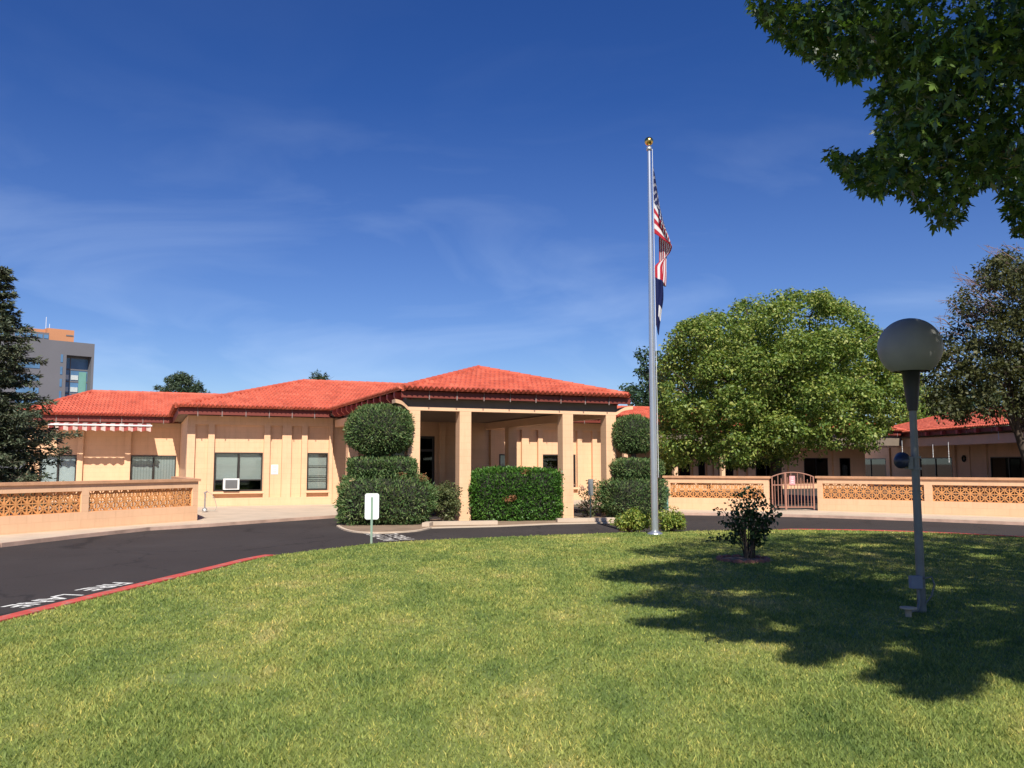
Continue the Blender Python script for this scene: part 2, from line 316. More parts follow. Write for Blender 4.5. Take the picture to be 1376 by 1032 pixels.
def leaf_arrays(P, D, N, size, tpl, aspect=1.0):
    """P positions, D length directions, N normals, size per leaf"""
    V0, F0 = tpl; n = len(P); D = nrm(D); B = nrm(np.cross(N, D)); N2 = np.cross(D, B); s = np.broadcast_to(size, (n,))[:, None, None]
    V = P[:, None, :]+s*(V0[None, :, 0:1]*D[:, None, :]+aspect*V0[None, :, 1:2]*B[:, None, :]+V0[None, :, 2:3]*N2[:, None, :])
    F = F0[None]+(np.arange(n)*len(V0))[:, None, None]
    return V.reshape(-1, 3), F.reshape(-1, F0.shape[1])
def rdir(n): return nrm(rng.normal(size=(n, 3)))
def clump_leaves(C, Rd, per, size, tpl, aspect=1., droop=.35, flat=.75, keep=None, upb=.5):
    """leaves clustered round clump centres; shell-biased; faces turned up and out"""
    n = len(C)*per; idx = np.repeat(np.arange(len(C)), per); d = rdir(n); rad = rng.random(n)**.45
    Rr = np.broadcast_to(Rd, (len(C),))[idx]; off = d*rad[:, None]*Rr[:, None]; off[:, 2] *= flat
    P = C[idx]+off
    if keep is not None: k = keep(P); P = P[k]; d = d[k]; n = len(P)
    N = nrm(d*.55+rdir(n)*.75+np.array([0, 0, upb])); D = rdir(n)*.8+d*.6-np.array([0, 0, droop])
    D = D-N*np.sum(D*N, 1, keepdims=True); sz = size*(.65+.6*rng.random(n))
    return leaf_arrays(P, D, N, sz, tpl, aspect)
def limbs(base, fork, targets, r0, sag=.15, n=7, trunk_pts=None):
    mb = MB(); base = Vector(base); fork = Vector(fork)
    tp = [base, base.lerp(fork, .35)+Vector((random.uniform(-.08,.08), random.uniform(-.08,.08), 0)), base.lerp(fork, .7), fork]
    mb.tube(tp, [r0*1.25, r0, r0*.88, r0*.8], 10)
    for t in targets:
        t = Vector(t); L_ = (t-fork).length; s = fork-Vector((0, 0, random.uniform(0, .35)*(fork.z-base.z)*.5)); pts = [s]
        for k in range(1, 6):
            u = k/5; p = s.lerp(t, u); p.z += math.sin(u*math.pi)*L_*.10; p += Vector((random.uniform(-1,1), random.uniform(-1,1), random.uniform(-.5,.5)))*L_*.035*(k < 5); pts.append(p)
        rr = r0*random.uniform(.32, .5); mb.tube(pts, [rr*(1-.86*k/5) for k in range(6)], 6, False)
        for q in range(3):
            a = pts[random.choice((2, 3, 4))]; e = a+Vector((random.uniform(-1,1), random.uniform(-1,1), random.uniform(-.1,.8)))*L_*.28; mb.tube([a, a.lerp(e, .5)+Vector((0,0,L_*.03)), e], [rr*.32, rr*.2, rr*.06], 5, False)
    return mb

# ================================================================ GROUND, ROAD, LAWN
tag(MB().add([(-1500,-1500,-.3),(1500,-1500,-.3),(1500,1500,-.3),(-1500,1500,-.3)], [(0,1,2,3)]).build('ground', m_dirt), kind='structure')
tag(MB().add([(-60,-30,-.12),(60,-30,-.12),(60,60,-.12),(-60,60,-.12)], [(0,1,2,3)]).build('road', m_asph), kind='structure')
lawn_ctrl = [gr(0,836), gr(100,811), gr(215,782.5), gr(300,762), gr(345,751), gr(385,744), gr(430,738.5), gr(500,730.5), gr(560,726.5), gr(690,721), gr(825,716), gr(950,713), gr(1050,711.7), gr(1200,714), gr(1376,722),
             (13.2,16.2),(14.4,13),(14.9,9.5),(14.4,5.5),(12.6,1.5),(9,-1.8),(5,-3.6),(1,-3.8),(-2.5,-2.4),(-4.5,.6),(-5.35,4.3),(-5.42,7)]
lawn = spline(lawn_ctrl, 8); LP = [(p[0], p[1]) for p in lawn]
def offset(poly, d):
    n = len(poly); out = []
    for i in range(n):
        a = np.array(poly[i-1]); b = np.array(poly[(i+1) % n]); t = (b-a)/np.linalg.norm(b-a); out.append(tuple(np.array(poly[i])+d*np.array([-t[1], t[0]])))
    return out
ar = sum(LP[i-1][0]*LP[i][1]-LP[i][0]*LP[i-1][1] for i in range(len(LP)))
sgn = -1 if ar > 0 else 1
KI = offset(LP, sgn*.015); KO = offset(LP, sgn*.215)
n = len(LP); kb = MB()
kdrop = [0 if (i < 37 or i > 97) else -.075*min(1, (i-37)/5, (97-i)/6) for i in range(n)]
V = [(x, y, .012+kdrop[i]) for i, (x, y) in enumerate(KI)]+[(x, y, .008+kdrop[i]) for i, (x, y) in enumerate(KO)]+[(x, y, -.14) for x, y in offset(KO, sgn*.02)]+[(x, y, -.2) for x, y in KI]
F = []
for r_ in range(2): F += [(r_*n+i, r_*n+(i+1) % n, (r_+1)*n+(i+1) % n, (r_+1)*n+i) for i in range(n)]
F += [(3*n+i, 3*n+(i+1) % n, (i+1) % n, i) for i in range(n)]
kb.add(V, F, False); tag(kb.build('kerb', m_redkerb), 'red painted kerb curving round the lawn', None, kind='structure')
tag(MB().prism(LP, -.16, -.004).build('lawn', m_turf), kind='structure')
# dirt strip where the turf has worn away from the kerb, and the blades
dens0 = 6500; ds = []; NB = 900000
dd = np.linspace(2.6, 21.6, 400); pdf = (5/dd)**1.45*(1.55*dd+2.4); cdf = np.cumsum(pdf); NB = int(dens0*pdf.sum()*(dd[1]-dd[0])); cdf /= cdf[-1]
gd = np.interp(rng.random(NB), cdf, dd); gx = (rng.random(NB)*2-1)*(.775*gd+1.2)
k = inpoly(gx, gd, LP)
worn = np.array([gr(265,911)]); rr_ = np.hypot((gx-worn[0,0])/.42, (gd-worn[0,1])/.16)
k &= ~((rr_ < 1) & (rng.random(NB) > .3))
hd = np.hypot((gx-3.96)/.42, (gd-14.55)/.42) < 1; k &= ~hd
gx = gx[k]; gd = gd[k]; nb = len(gx)
patch = np.sin(gx*2.1+1.3*np.sin(gd*1.1))*np.sin(gd*1.7+gx*.6)*.25+1
h = (.014+.024*rng.random(nb)**1.5)*patch; wd = np.clip(.0022+.00048*gd, .003, .011)*(.7+.6*rng.random(nb)); an = rng.random(nb)*6.283; la = rng.random(nb)*6.283; lean = h*(.25+1.0*rng.random(nb))
B0 = np.stack([gx, gd, np.full(nb, -.006)], 1); dv = np.stack([np.cos(an), np.sin(an), np.zeros(nb)], 1)*wd[:, None]
TP = B0+np.stack([np.cos(la)*lean, np.sin(la)*lean, h], 1)
V = np.stack([B0-dv, B0+dv, TP], 1).reshape(-1, 3); F = np.arange(3*nb).reshape(-1, 3)
tag(fast('lawn_grass', V, F, m_blade), 'mown green lawn grass with yellowish and darker patches', 'grass', kind='stuff')

# ---- pavement round the buildings
OX, OY, PHI = -3.09, 24.2, R(23)
E1 = np.array([math.cos(PHI), math.sin(PHI)]); E2 = np.array([-math.sin(PHI), math.cos(PHI)])
def LW(a, b): q = np.array([OX, OY])+a*E1+b*E2; return (q[0], q[1])
pave = [(-15.5,-6), (-15.2,4), (-14.6,10), (-13.4,15), gr(0,727.5,-.0), gr(100,716.5), gr(200,706.5), gr(280,702), gr(360,696.5), gr(455,690.5), LW(.2,9.6), LW(7.4,9.6), LW(9.0,9.0), gr(893,687), gr(1000,688.3), gr(1100,690.5), gr(1240,695), gr(1376,700), (19.5,20.5), (22,15), (23,5), (23,-8), (60,-8), (75,80), (-75,80), (-60,-6)]
tag(MB().prism(pave, -.2, -.03).build('pavement', m_conc), kind='structure')
ok_ = MB()
for i in list(range(3, 9))+list(range(13, 18)): ok_.bar((*pave[i], -.08), (*pave[i+1], -.08), .10, .094)
tag(ok_.build('kerb', M('worn_red_kerb', (.50, .33, .25), .9, .3, 2, .3, 40)), kind='structure')
court_sheet = [gr(905,682), gr(1034,685), gr(1099,684), gr(1376,692), (21,24), (34,40), (30,62), LW(38,20.5), LW(14,20.5), LW(14,12)]
court_sheet[:4] = [(x+.15, y+.45) for x, y in court_sheet[:4]]
tag(MB().prism(court_sheet, -.1, -.02).build('court_shade_sheet', M('court_shade_dark', (.045,.036,.028), .95, .3, 3, .5, 30)), kind='structure')  # dark sheet added so the court behind gate and wall looks shaded
isl = [gr(452,702), gr(462,706.5), gr(480,709.5), gr(515,710.5), gr(560,708), gr(580,704), gr(672,702), gr(745,699), gr(825,697.5), gr(884,692.5), LW(9.2,1.6), LW(7.4,1.55), LW(-.3,1.55), LW(-1.3,1.2)]
isl_s = [tuple(p) for p in spline(isl[:6], 4, False)]+isl[6:]
tag(MB().prism(isl_s, -.2, -.085).build('pavement_island', m_conc), kind='structure')
soil = offset(isl_s, .10 if sum(isl_s[i-1][0]*isl_s[i][1]-isl_s[i][0]*isl_s[i-1][1] for i in range(len(isl_s))) > 0 else -.10)
tag(MB().prism(soil, -.15, -.075).build('soil', m_dirt), kind='structure')
# pale kerb stones along the front of the planted strip
ks = MB(); 
for q in ([(572,703.8),(578,702.0),(622,701.4),(668,700.8)], [(748,697.8),(790,697.2),(826,696.6)]):
    P = [gr(x, y) for x, y in q]
    for i in range(len(P)-1): ks.bar((*P[i], -.06), (*P[i+1], -.06), .20, .17)
tag(ks.build('kerb_stone', m_conc), kind='structure')

# ---- painted words on the road
def road_text(txt, p, q, up, height, m, z=-.116, stretch=None):
    """text reading from world point p towards q; up gives the side the letters' tops point to"""
    cu = bpy.data.curves.new('road_marking', 'FONT'); cu.body = txt; cu.size = 1; cu.offset = .018
    o = link(bpy.data.objects.new('road_marking', cu)); cu.materials.append(m); bpy.context.view_layer.update()
    w = o.dimensions.x; p = Vector((*p, z)); q = Vector((*q, z)); r = (q-p); u = Vector((*up, 0)).normalized()*height/.72
    mt = Matrix((( r.x/w, u.x, 0, p.x), (r.y/w, u.y, 0, p.y), (0, 0, 1, z), (0, 0, 0, 1))); o.matrix_world = mt
    return tag(o, kind='structure')
b0t, b1t, b2t, b3t = gr(156.3,782.4,-.12), gr(106.8,793.3,-.12), gr(88,798.3,-.12), gr(11,815.8,-.12); upv = np.array(gr(113.4,799.8,-.12))-np.array(gr(87.2,798.3,-.12)); upl = float(np.linalg.norm(upv))
road_text('FIRE', b0t, b1t, tuple(upv), upl, m_linew); road_text('LANE', b2t, b3t, tuple(upv), upl, m_linew)
r1 = gr(535,726.5,-.12); r2 = gr(486,712.2,-.12); r3 = gr(558,725,-.12); r4 = gr(509,712,-.12)
road_text('NO PARKING', r1, r2, (-1,-.35), .34, m_fade); road_text('FIRE LANE', r3, r4, (-1,-.35), .34, m_fade)
road_text('FIRE LANE', gr(1150,693.5,-.12), gr(1058,691.5,-.12), (.2,-1), .3, m_fade)
road_text('FIRE LANE', gr(262,704.8,-.12), gr(196,710.5,-.12), (.7,-.6), .3, m_fade)
road_text('FIRE LANE', gr(40,725.5,-.12), gr(-60,737,-.12), (.9,-.35), .3, m_fade)

# ================================================================ TILE ROOFS
def roof_slope(mb, A, Bp, n, tan, z0, tmax, tmin=None, pitch=.16, course=.40):
    """A->Bp eave line (local xy), n inward unit normal, tmax(s) horizontal run. Barrel tiles in stepped courses."""
    A = np.array(A, float); Bp = np.array(Bp, float); n = np.array(n, float); Ls = np.linalg.norm(Bp-A); e = (Bp-A)/Ls
    ns = int(Ls/pitch*6); ss = np.linspace(0, Ls, ns+1); TM = np.array([max(tmax(s), 0) for s in ss]); T = TM.max(); nc = int(math.ceil(T/course))
    ph = ss/pitch*2*math.pi; bar = .5+.5*np.cos(ph); bar = np.where(bar > .25, np.sqrt(bar), bar*2)*.078
    rows = []
    for c in range(nc):
        rows += [(c*course-(.0 if c else .13), .058), ((c+1)*course-.004, .0)]
    V = []; kz = 1/math.sqrt(1+tan*tan)
    jit = np.repeat(rng.random((nc, ns//6+2))*.012, 6, axis=1)[:, :ns+1]
    for i, (t, st) in enumerate(rows):
        tt = np.minimum(t, TM); P = A[None]+e[None]*ss[:, None]+n[None]*tt[:, None]
        V.append(np.column_stack([P, z0+tan*tt+(bar+st+(jit[i//2] if st > 0 else 0))*kz]))
    # drop to the underside at the eave so the ends read as open barrels
    P = A[None]+e[None]*ss[:, None]-n[None]*.05; low = np.column_stack([P, np.full(len(ss), z0-.02)])
    V = [low]+V; V = np.concatenate(V); m_ = ns+1; F = []
    for r_ in range(len(rows)):
        for k_ in range(ns):
            if r_ > 0 and TM[k_] < rows[r_-1][0]-.01 and TM[k_+1] < rows[r_-1][0]-.01: continue
            F.append((r_*m_+k_, r_*m_+k_+1, (r_+1)*m_+k_+1, (r_+1)*m_+k_))
    mb.add(V, F)
def ridge(mb, p, q, r=.105):
    p = Vector(p); q = Vector(q); L_ = (q-p).length; k_ = max(1, int(L_/.36)); d = (q-p)/L_
    for i in range(k_):
        a = p+d*(i*L_/k_-.02); b = p+d*((i+1)*L_/k_+.03); mb.tube([a, b], [r*1.02, r*.84], 10)
def lin(*pts):
    xs = [p[0] for p in pts]; ys = [p[1] for p in pts]; return lambda s: float(np.interp(s, xs, ys))
def hip_roof(root, a0, a1, b0, b1, tan, zl, run0=None, run1=None, hip0=True, hip1=True, sides='fblr'):
    w = (b1-b0)/2; r0 = w if run0 is None else run0; r1 = w if run1 is None else run1; zr = zl+tan*w; mb = MB(); L_ = a1-a0
    tm = lin((0, 0 if hip0 else w), (r0 if hip0 else .001, w), (L_-r1 if hip1 else L_-.001, w), (L_, 0 if hip1 else w))
    roof_slope(mb, (a0, b0), (a1, b0), (0, 1), tan, zl, tm)
    if 'b' in sides: roof_slope(mb, (a0, b1), (a1, b1), (0, -1), tan, zl, tm, pitch=.32, course=.66)
    if hip0: roof_slope(mb, (a0, b1), (a0, b0), (1, 0), (zr-zl)/r0, zl, lin((0, 0), (w, r0), (2*w, 0)))
    if hip1: roof_slope(mb, (a1, b0), (a1, b1), (-1, 0), (zr-zl)/r1, zl, lin((0, 0), (w, r1), (2*w, 0)))
    rf = mb.build('roof', m_tile, root); cp = MB(); bm_ = (b0+b1)/2
    p0 = (a0+(r0 if hip0 else 0), bm_, zr+.05); p1 = (a1-(r1 if hip1 else 0), bm_, zr+.05); ridge(cp, p0, p1)
    if hip0: ridge(cp, (a0, b0, zl+.05), p0); ridge(cp, (a0, b1, zl+.05), p0)
    if hip1: ridge(cp, (a1, b0, zl+.05), p1); ridge(cp, (a1, b1, zl+.05), p1)
    cp.build('ridge_cap', m_tile, rf); return rf
m_strap = M('weathered_strap', (.26, .20, .18), .5, .2, 8)
def straps(root, a0, a1, b, zt, step, drop=.34):
    k_ = max(1, round((a1-a0)/step))
    for i in range(k_):
        a = a0+(i+.5)*(a1-a0)/k_; mb = MB(); mb.bar((a, b-.10, zt), (a+.03, b-.012, zt-.12), .022, .008, (1, 0, 0)); mb.box(a+.016, a+.044, b-.014, b-.004, zt-drop, zt-.10); mb.build('gutter_strap', m_strap, root)
def eave(root, a0, a1, b0, b1, wall, zl=3.7, h=.28, front=True, left=True, right=True, step=.9):
    """fascia boards round the eaves, soffit under them"""
    fb = MB(); z1 = zl-.035; z0 = zl-h
    if front: fb.box(a0+.08, a1-.08, b0+.08, b0+.12, z0, z1)
    if left: fb.box(a0+.08, a0+.12, b0+.123, b1-.08, z0+.002, z1)
    if right: fb.box(a1-.12, a1-.08, b0+.123, b1-.08, z0+.002, z1)
    if fb.v: fb.build('fascia', m_maroon, root)
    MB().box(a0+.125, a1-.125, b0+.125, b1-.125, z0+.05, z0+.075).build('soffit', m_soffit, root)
    if front:
        straps(root, a0+.3, a1-.3, b0+.08, zl-.01, step)

# ================================================================ WALL AND WINDOW BUILDERS (local frame: a along the front, b inwards)
def wall_front(root, a0, a1, b, z1, openings=(), th=.25, z0=-.05, m=None):
    mb = MB(); xs = sorted({a0, a1, *[o[0] for o in openings], *[o[1] for o in openings]})
    for x0, x1 in zip(xs[:-1], xs[1:]):
        op = [o for o in openings if o[0] <= x0+1e-6 and o[1] >= x1-1e-6]
        if not op: mb.box(x0, x1, b, b+th, z0, z1)
        else:
            o = op[0]
            if o[2] > z0+.01: mb.box(x0, x1, b, b+th, z0, o[2])
            if o[3] < z1-.01: mb.box(x0, x1, b, b+th, o[3], z1)
    return mb.build('wall', m or m_wall, root)
def relief(root, a0, a1, b, pil, zf=3.08, z1=3.42, zp=.28, p=.15, skip=()):
    """pilasters between a plinth and a frieze, standing proud of the recessed wall"""
    mb = MB(); mb.box(a0, a1, b-p, b-.001, zf, z1); mb.build('frieze', m_wall, root); pl = MB(); x = a0
    for s0, s1 in sorted(skip)+[(a1, a1)]:
        if s0 > x: pl.box(x, s0, b-p, b-.001, -.05, zp)
        x = s1
    pl.build('plinth', m_wall, root)
    for s0, s1 in pil: MB().box(s0, s1, b-p, b-.001, zp, zf).build('pilaster', m_wall, root)
def window(root, a0, a1, b, z0, z1, n=2, blind=None, low=None, glass=None, back=None, sill=True, blind_n=None, bm=None):
    mb = MB(); f = .05; y0, y1 = b-.02, b+.07
    mb.box(a0, a1, y0, y1, z1-f, z1); mb.box(a0, a1, y0, y1, z0, z0+f)
    for i in range(n+1):
        x = a0+(a1-a0)*i/n; xl = min(max(x-f/2, a0), a1-f); mb.box(xl, xl+f, y0+.003, y1-.003, z0+f, z1-f)
    if low: mb.box(a0+f, a1-f, y0+.006, y1-.006, low-.02, low+.02)
    w = mb.build('window', m_frame, root)
    for i in range(n):
        p0 = a0+(a1-a0)*i/n+f/2; p1 = a0+(a1-a0)*(i+1)/n-f/2
        MB().box(p0, p1, b+.03, b+.036, z0+f, z1-f).build('pane', glass or m_glass, w)
        if blind is not None and (blind_n is None or i in blind_n):
            MB().box(p0+.02, p1-.02, b+.11, b+.125, blind, z1-.02).build('blind', bm or m_blind, w)
    if sill: MB().box(a0-.06, a1+.06, b-.16, b-.021, z0-.10, z0-.015).build('sill', m_trim, w)
    return w

# ================================================================ MAIN BUILDING
bld = empty('tile_roofed_building', (OX, OY, 0), PHI, 'long single storey peach block building with red tile roofs and pillared entrance portico', 'building')
WB = 11.30
win = [(-4.24,-2.45,.54,2.02), (-.74,.09,.54,2.02), (9.6,11.28,.54,2.0), (7.55,8.2,.54,2.0)]
door = (2.7, 4.62, -.05, 2.75)
wall_front(bld, -5.25, 13.3, WB, 3.42, win+[door])
MB().box(-5.25, -5.0, WB+.25, 21, -.05, 3.42).build('wall', m_wall, bld)
MB().box(13.05, 13.3, WB+.25, 21, -.05, 3.42).build('wall', m_wall, bld)
relief(bld, -5.25, .25, WB, [(-5.25,-4.97), (-4.5,-4.27), (-2.43,-2.2), (-1.74,-1.38), (-.98,-.76), (.11,.25)])
relief(bld, 7.1, 13.3, WB, [(7.1,7.3), (8.57,8.9), (9.36,9.58), (11.32,11.55), (12.09,12.32), (13.02,13.3)])
for a_ in (1.2, 2.3, 4.9, 6.0): MB().box(a_-.11, a_+.11, WB-.15, WB-.001, -.05, 3.3).build('pilaster', m_wall, bld)
window(bld, *win[0][:2], WB, .54, 2.02, 2, blind=.98, low=.96)
w2 = window(bld, *win[1][:2], WB, .54, 2.02, 1, blind=.6)
for z_ in (.95, 1.1, 1.5): MB().box(-.70, .05, WB+.045, WB+.06, z_-.012, z_+.012).build('muntin', m_frame, w2)
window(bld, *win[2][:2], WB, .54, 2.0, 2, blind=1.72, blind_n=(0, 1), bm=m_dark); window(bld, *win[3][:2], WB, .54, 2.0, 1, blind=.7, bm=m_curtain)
# entrance doors
dr = MB(); a0, a1, z0, z1 = door
for x in (a0, (a0+a1)/2-.05, a1-.1): dr.box(x, x+.1, WB+.1, WB+.18, 0, z1)
dr.box(a0, a1, WB+.103, WB+.177, z1-.1, z1-.001); dr.box(a0, a1, WB+.103, WB+.177, 2.1, 2.2); dr.box(a0, a1, WB+.103, WB+.177, .002, .2)
dr = dr.build('door', m_frame, bld); MB().box(a0+.1, a1-.1, WB+.13, WB+.14, .2, z1-.1).build('pane', m_dglass, dr)
for k_ in (-.13, .1): MB().box((a0+a1)/2+k_, (a0+a1)/2+k_+.03, WB+.03, WB+.06, .95, 1.25).build('handle', m_steel, dr)
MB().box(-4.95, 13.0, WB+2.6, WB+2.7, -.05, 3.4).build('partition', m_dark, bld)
hip_roof(bld, -5.7, 13.7, 10.4, 21.4, .286, 3.7)
eave(bld, -5.7, 0.08, 10.4, 21.4, WB, left=True, right=False)
eb = MB(); eb.box(7.3, 13.62, 10.48, 10.52, 3.42, 3.665); eb.box(13.58, 13.62, 10.523, 21.3, 3.422, 3.665); eb.build('fascia', m_maroon, bld)
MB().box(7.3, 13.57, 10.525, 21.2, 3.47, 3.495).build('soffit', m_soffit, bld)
straps(bld, 7.5, 13.4, 10.48, 3.69, .9)
# portico
rf = MB(); PW = 7.35; h_ = PW/2; tn = .295
roof_slope(rf, (0, 0), (PW, 0), (0, 1), tn, 3.7, lin((0,0),(h_,h_),(PW,0)))
roof_slope(rf, (0, 14.0), (0, 0), (1, 0), tn, 3.7, lin((0,h_),(14-h_,h_),(14,0)))
roof_slope(rf, (PW, 0), (PW, 14.0), (-1, 0), tn, 3.7, lin((0,0),(h_,h_),(14,h_)))
rf = rf.build('roof', m_tile, bld); cp = MB(); ap = (h_, h_, 3.7+tn*h_+.05)
ridge(cp, (0,0,3.75), ap); ridge(cp, (PW,0,3.75), ap); ridge(cp, ap, (h_, 14, ap[2])); cp.build('ridge_cap', m_tile, rf)
MB().box(-.02, PW+.14, .08, .125, 3.475, 3.665).build('fascia', m_maroon, bld)
MB().box(.30, .335, .13, 10.38, 3.44, 3.66).box(PW-.335, PW-.30, .13, 10.38, 3.44, 3.66).build('fascia', m_maroon, bld)
straps(bld, .35, PW-.25, .08, 3.69, .82, .26)
for i in range(12):
    b = .75+i*.82
    for a_, s_ in ((-.06, 1), (PW+.06, -1)):
        MB().prism_y([(a_, 3.66), (a_, 3.52), (a_+s_*.10, 3.42), (a_+s_*.34, 3.42), (a_+s_*.34, 3.67)][::s_], b-.07, b+.07).build('rafter', m_rafter, bld)
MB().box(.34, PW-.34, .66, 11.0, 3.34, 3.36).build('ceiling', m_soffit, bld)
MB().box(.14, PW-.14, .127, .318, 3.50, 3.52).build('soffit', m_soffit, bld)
CB = .32; cols = [.25, 1.82, 5.2, 6.73]; CW = .36
MB().box(cols[0]-.06, cols[3]+CW+.06, CB+.02, CB+CW+.004, 3.225, 3.495).build('beam', m_beam_shade, bld)  # upper beam in a darker colour where the eave shadow falls
fl_ = [(.0,.0), (.03,.012), (.08,.05), (.14,.10), (.24,.145), (.36,.17), (.46,.18)]
lowc = [(cols[0]-x, z, x) for x, z in fl_[::-1]]+[(cols[3]+CW+x, z, x) for x, z in fl_]
sb = MB(); V = []
for x, z, d in lowc:      # sunlit lower strip of the beam, kept pale, its ends sweep up and out as corner corbels
    f_ = CB-.004-.62*d; bk = CB+.30-.45*d
    V += [(x, f_, 3.13+z), (x, f_, 3.235+z), (x, bk, 3.235+z), (x, bk, 3.13+z)]
m_ = len(lowc); F = [(4*i+k_, 4*i+(k_+1) % 4, 4*i+4+(k_+1) % 4, 4*i+4+k_) for i in range(m_-1) for k_ in range(4)]+[(0,3,2,1), (4*m_-4, 4*m_-3, 4*m_-2, 4*m_-1)]
sb.add(V, F); sb.build('beam_lit_strip', m_trim, bld)
for a_ in (cols[0], cols[3]): MB().box(a_+.03, a_+CW-.03, CB+CW+.01, 10.97, 3.05, 3.33).build('beam', m_trim, bld)
for a_ in cols: MB().box(a_, a_+CW, CB, CB+CW, -.1, 3.128).build('column', m_wall, bld)
for a_ in (cols[0], cols[3]): MB().box(a_, a_+CW, 8.3, 8.68, -.1, 3.048).build('column', m_wall, bld)
# left wing
wwin = [(-10.9,-9.47,.54,1.96), (-7.29,-5.4,.54,1.96)]; WW = 18.72
wall_front(bld, -11.4, -5.26, WW, 3.42, wwin)
MB().box(-11.4, -11.15, WW+.25, 26.6, -.05, 3.42).build('wall', m_wall, bld)
relief(bld, -11.4, -5.26, WW, [(-11.4,-11.1), (-9.45,-9.22), (-7.55,-7.31)], zf=3.2)
window(bld, *wwin[0][:2], WW, .54, 1.96, 2, blind=.6, bm=m_white); window(bld, *wwin[1][:2], WW, .54, 1.96, 2, blind=.6, bm=m_curtain)
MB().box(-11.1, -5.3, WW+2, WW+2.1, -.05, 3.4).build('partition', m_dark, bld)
hip_roof(bld, -11.9, -2.5, 18, 27.2, .286, 3.7, run0=2.7, hip1=False, sides='fb')
eave(bld, -11.9, -5.3, 18, 27.2, WW, right=False)
# right wing
def fa(px, b): d = ray(px, 615); P0 = np.array([OX, OY])+b*E2; t_ = P0.dot(E2)/d[:2].dot(E2); return float((d[:2]*t_-np.array([OX, OY])).dot(E1))
WR = 20.6
rw = [(fa(p, WR), fa(q, WR), .35, 1.95) for p, q in ((888,901), (911,927), (938,947), (965,985), (1015,1043), (1080,1112), (1128,1142))]
wall_front(bld, 13.3, 38, WR, 3.42, rw)
pp = [fa(p, WR) for p in (884, 905, 932, 951, 960, 992, 1005, 1060, 1120)]; relief(bld, 13.3, 38, WR, [(x-.14, x+.14) for x in pp], zf=2.95)
for o in rw: window(bld, o[0], o[1], WR, o[2], o[3], 1 if o[1]-o[0] < 1.3 else 2, blind=1.5, bm=m_curtain, sill=False, glass=m_dglass)
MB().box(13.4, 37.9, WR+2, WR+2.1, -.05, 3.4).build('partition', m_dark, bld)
hip_roof(bld, 12, 39, 18, 27.2, .286, 3.7, hip0=False, sides='f')
eave(bld, 13.6, 39, 18, 27.2, WR, left=False)

MB().box(14, 38.9, 18.25, 18.45, 2.75, 3.35).build('beam', m_beam_shade, bld)  # beam coloured dark for the shade it stands in
for k_ in range(4): MB().box(14.6+k_*3.3, 14.85+k_*3.3, 18.25, 18.45, -.1, 2.748).build('column', m_trim, bld)
# annex seen beyond the right-hand wall, turned to face the court
AX = empty('tile_roofed_annex', (25.4, 60.2, 0), R(-88.3), 'low peach building with red tile roof behind the right wall, under the dark tree', 'building')
def fax(px, b):
    ph = R(-88.3); f1 = np.array([math.cos(ph), math.sin(ph)]); f2 = np.array([-math.sin(ph), math.cos(ph)]); d = ray(px, 615); P0 = np.array([25.4, 60.2])+b*f2
    t_ = P0.dot(f2)/d[:2].dot(f2); return float((d[:2]*t_-np.array([25.4, 60.2])).dot(f1))
AB = 2.4; aw = [(fax(p, AB), fax(q, AB), .5, 1.97) for p, q in ((1151,1190), (1236,1279), (1331,1382))]
wall_front(AX, -1.5, 24.5, AB, 3.35, aw)
relief(AX, -1.5, 24.5, AB, [(x-.13, x+.13) for x in (fax(p, AB) for p in (1145, 1196, 1229, 1284, 1326))], zf=2.75, z1=3.35, p=.12)
for o in aw: window(AX, o[0], o[1], AB, o[2], o[3], 2, blind=.6, blind_n=(1,), bm=m_curtain, glass=m_dglass, sill=False)
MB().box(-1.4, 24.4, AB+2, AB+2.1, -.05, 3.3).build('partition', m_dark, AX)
hip_roof(AX, -2.5, 25.5, 0, 8.8, .30, 3.6, sides='f'); eave(AX, -2.5, 25.5, 0, 8.8, AB, 3.6, .27, step=2.4)
MB().box(-1.5, 24.5, .35, .5, 2.68, 3.2).build('beam', m_trim, AX)
for px in (1190, 1207, 1248, 1269, 1290, 1315, 1345):
    a_ = fax(px, 0); MB().box(a_-.09, a_+.09, -.14, .078, 3.30, 3.52).build('rafter', m_rafter, AX)
dk = MB(); a_ = fax(1296, AB-.05); dk.box(a_-.75, a_+.55, AB-.05, AB-.002, .02, 2.6); dk = dk.build('door', m_trim, AX)
wr = MB(); wr.tube([(a_+.16*math.cos(k_*.524), AB-.09, 1.9+.16*math.sin(k_*.524)) for k_ in range(13)], .06, 6, False)
tag(wr.build('wreath', m_core, None), 'small dark round wreath hanging on the annex door', 'wreath').matrix_world = Matrix.Translation((25.4, 60.2, 0)) @ Matrix.Rotation(R(-88.3), 4, 'Z')

# ---- things on the building front
def L2W(a, b, z): x, y = LW(a, b); return (x, y, z)
ac = empty('air_conditioner', L2W(-3.62, WB-.3, .60), PHI, 'white window air conditioner sticking out below the left window blinds', 'air conditioner')
MB().box(-.29,.29,.02,.34,0,.42).build('casing', m_white, ac)
g = MB()
for k_ in range(9): g.box(-.22,.22,-.004,.019,.055+k_*.036,.055+k_*.036+.016)
g.box(-.225,.225,.012,.019,.05,.375); g.build('grille', M('grey_grille', (.22,.22,.22), .6), ac)
mb = MB(); mb.box(-.135,.135,-.012,-.001,-.38,.0); ws = mb.build('wall_notice', m_white); ws.matrix_world = Matrix.Translation(L2W(-1.99, WB-.002, 1.55)) @ Matrix.Rotation(PHI, 4, 'Z')
tag(ws, 'white notice with faint pink print on the recessed wall beside the left window', 'notice')
pk = M('faded_pink_print', (.75,.42,.40), .7); lt = MB()
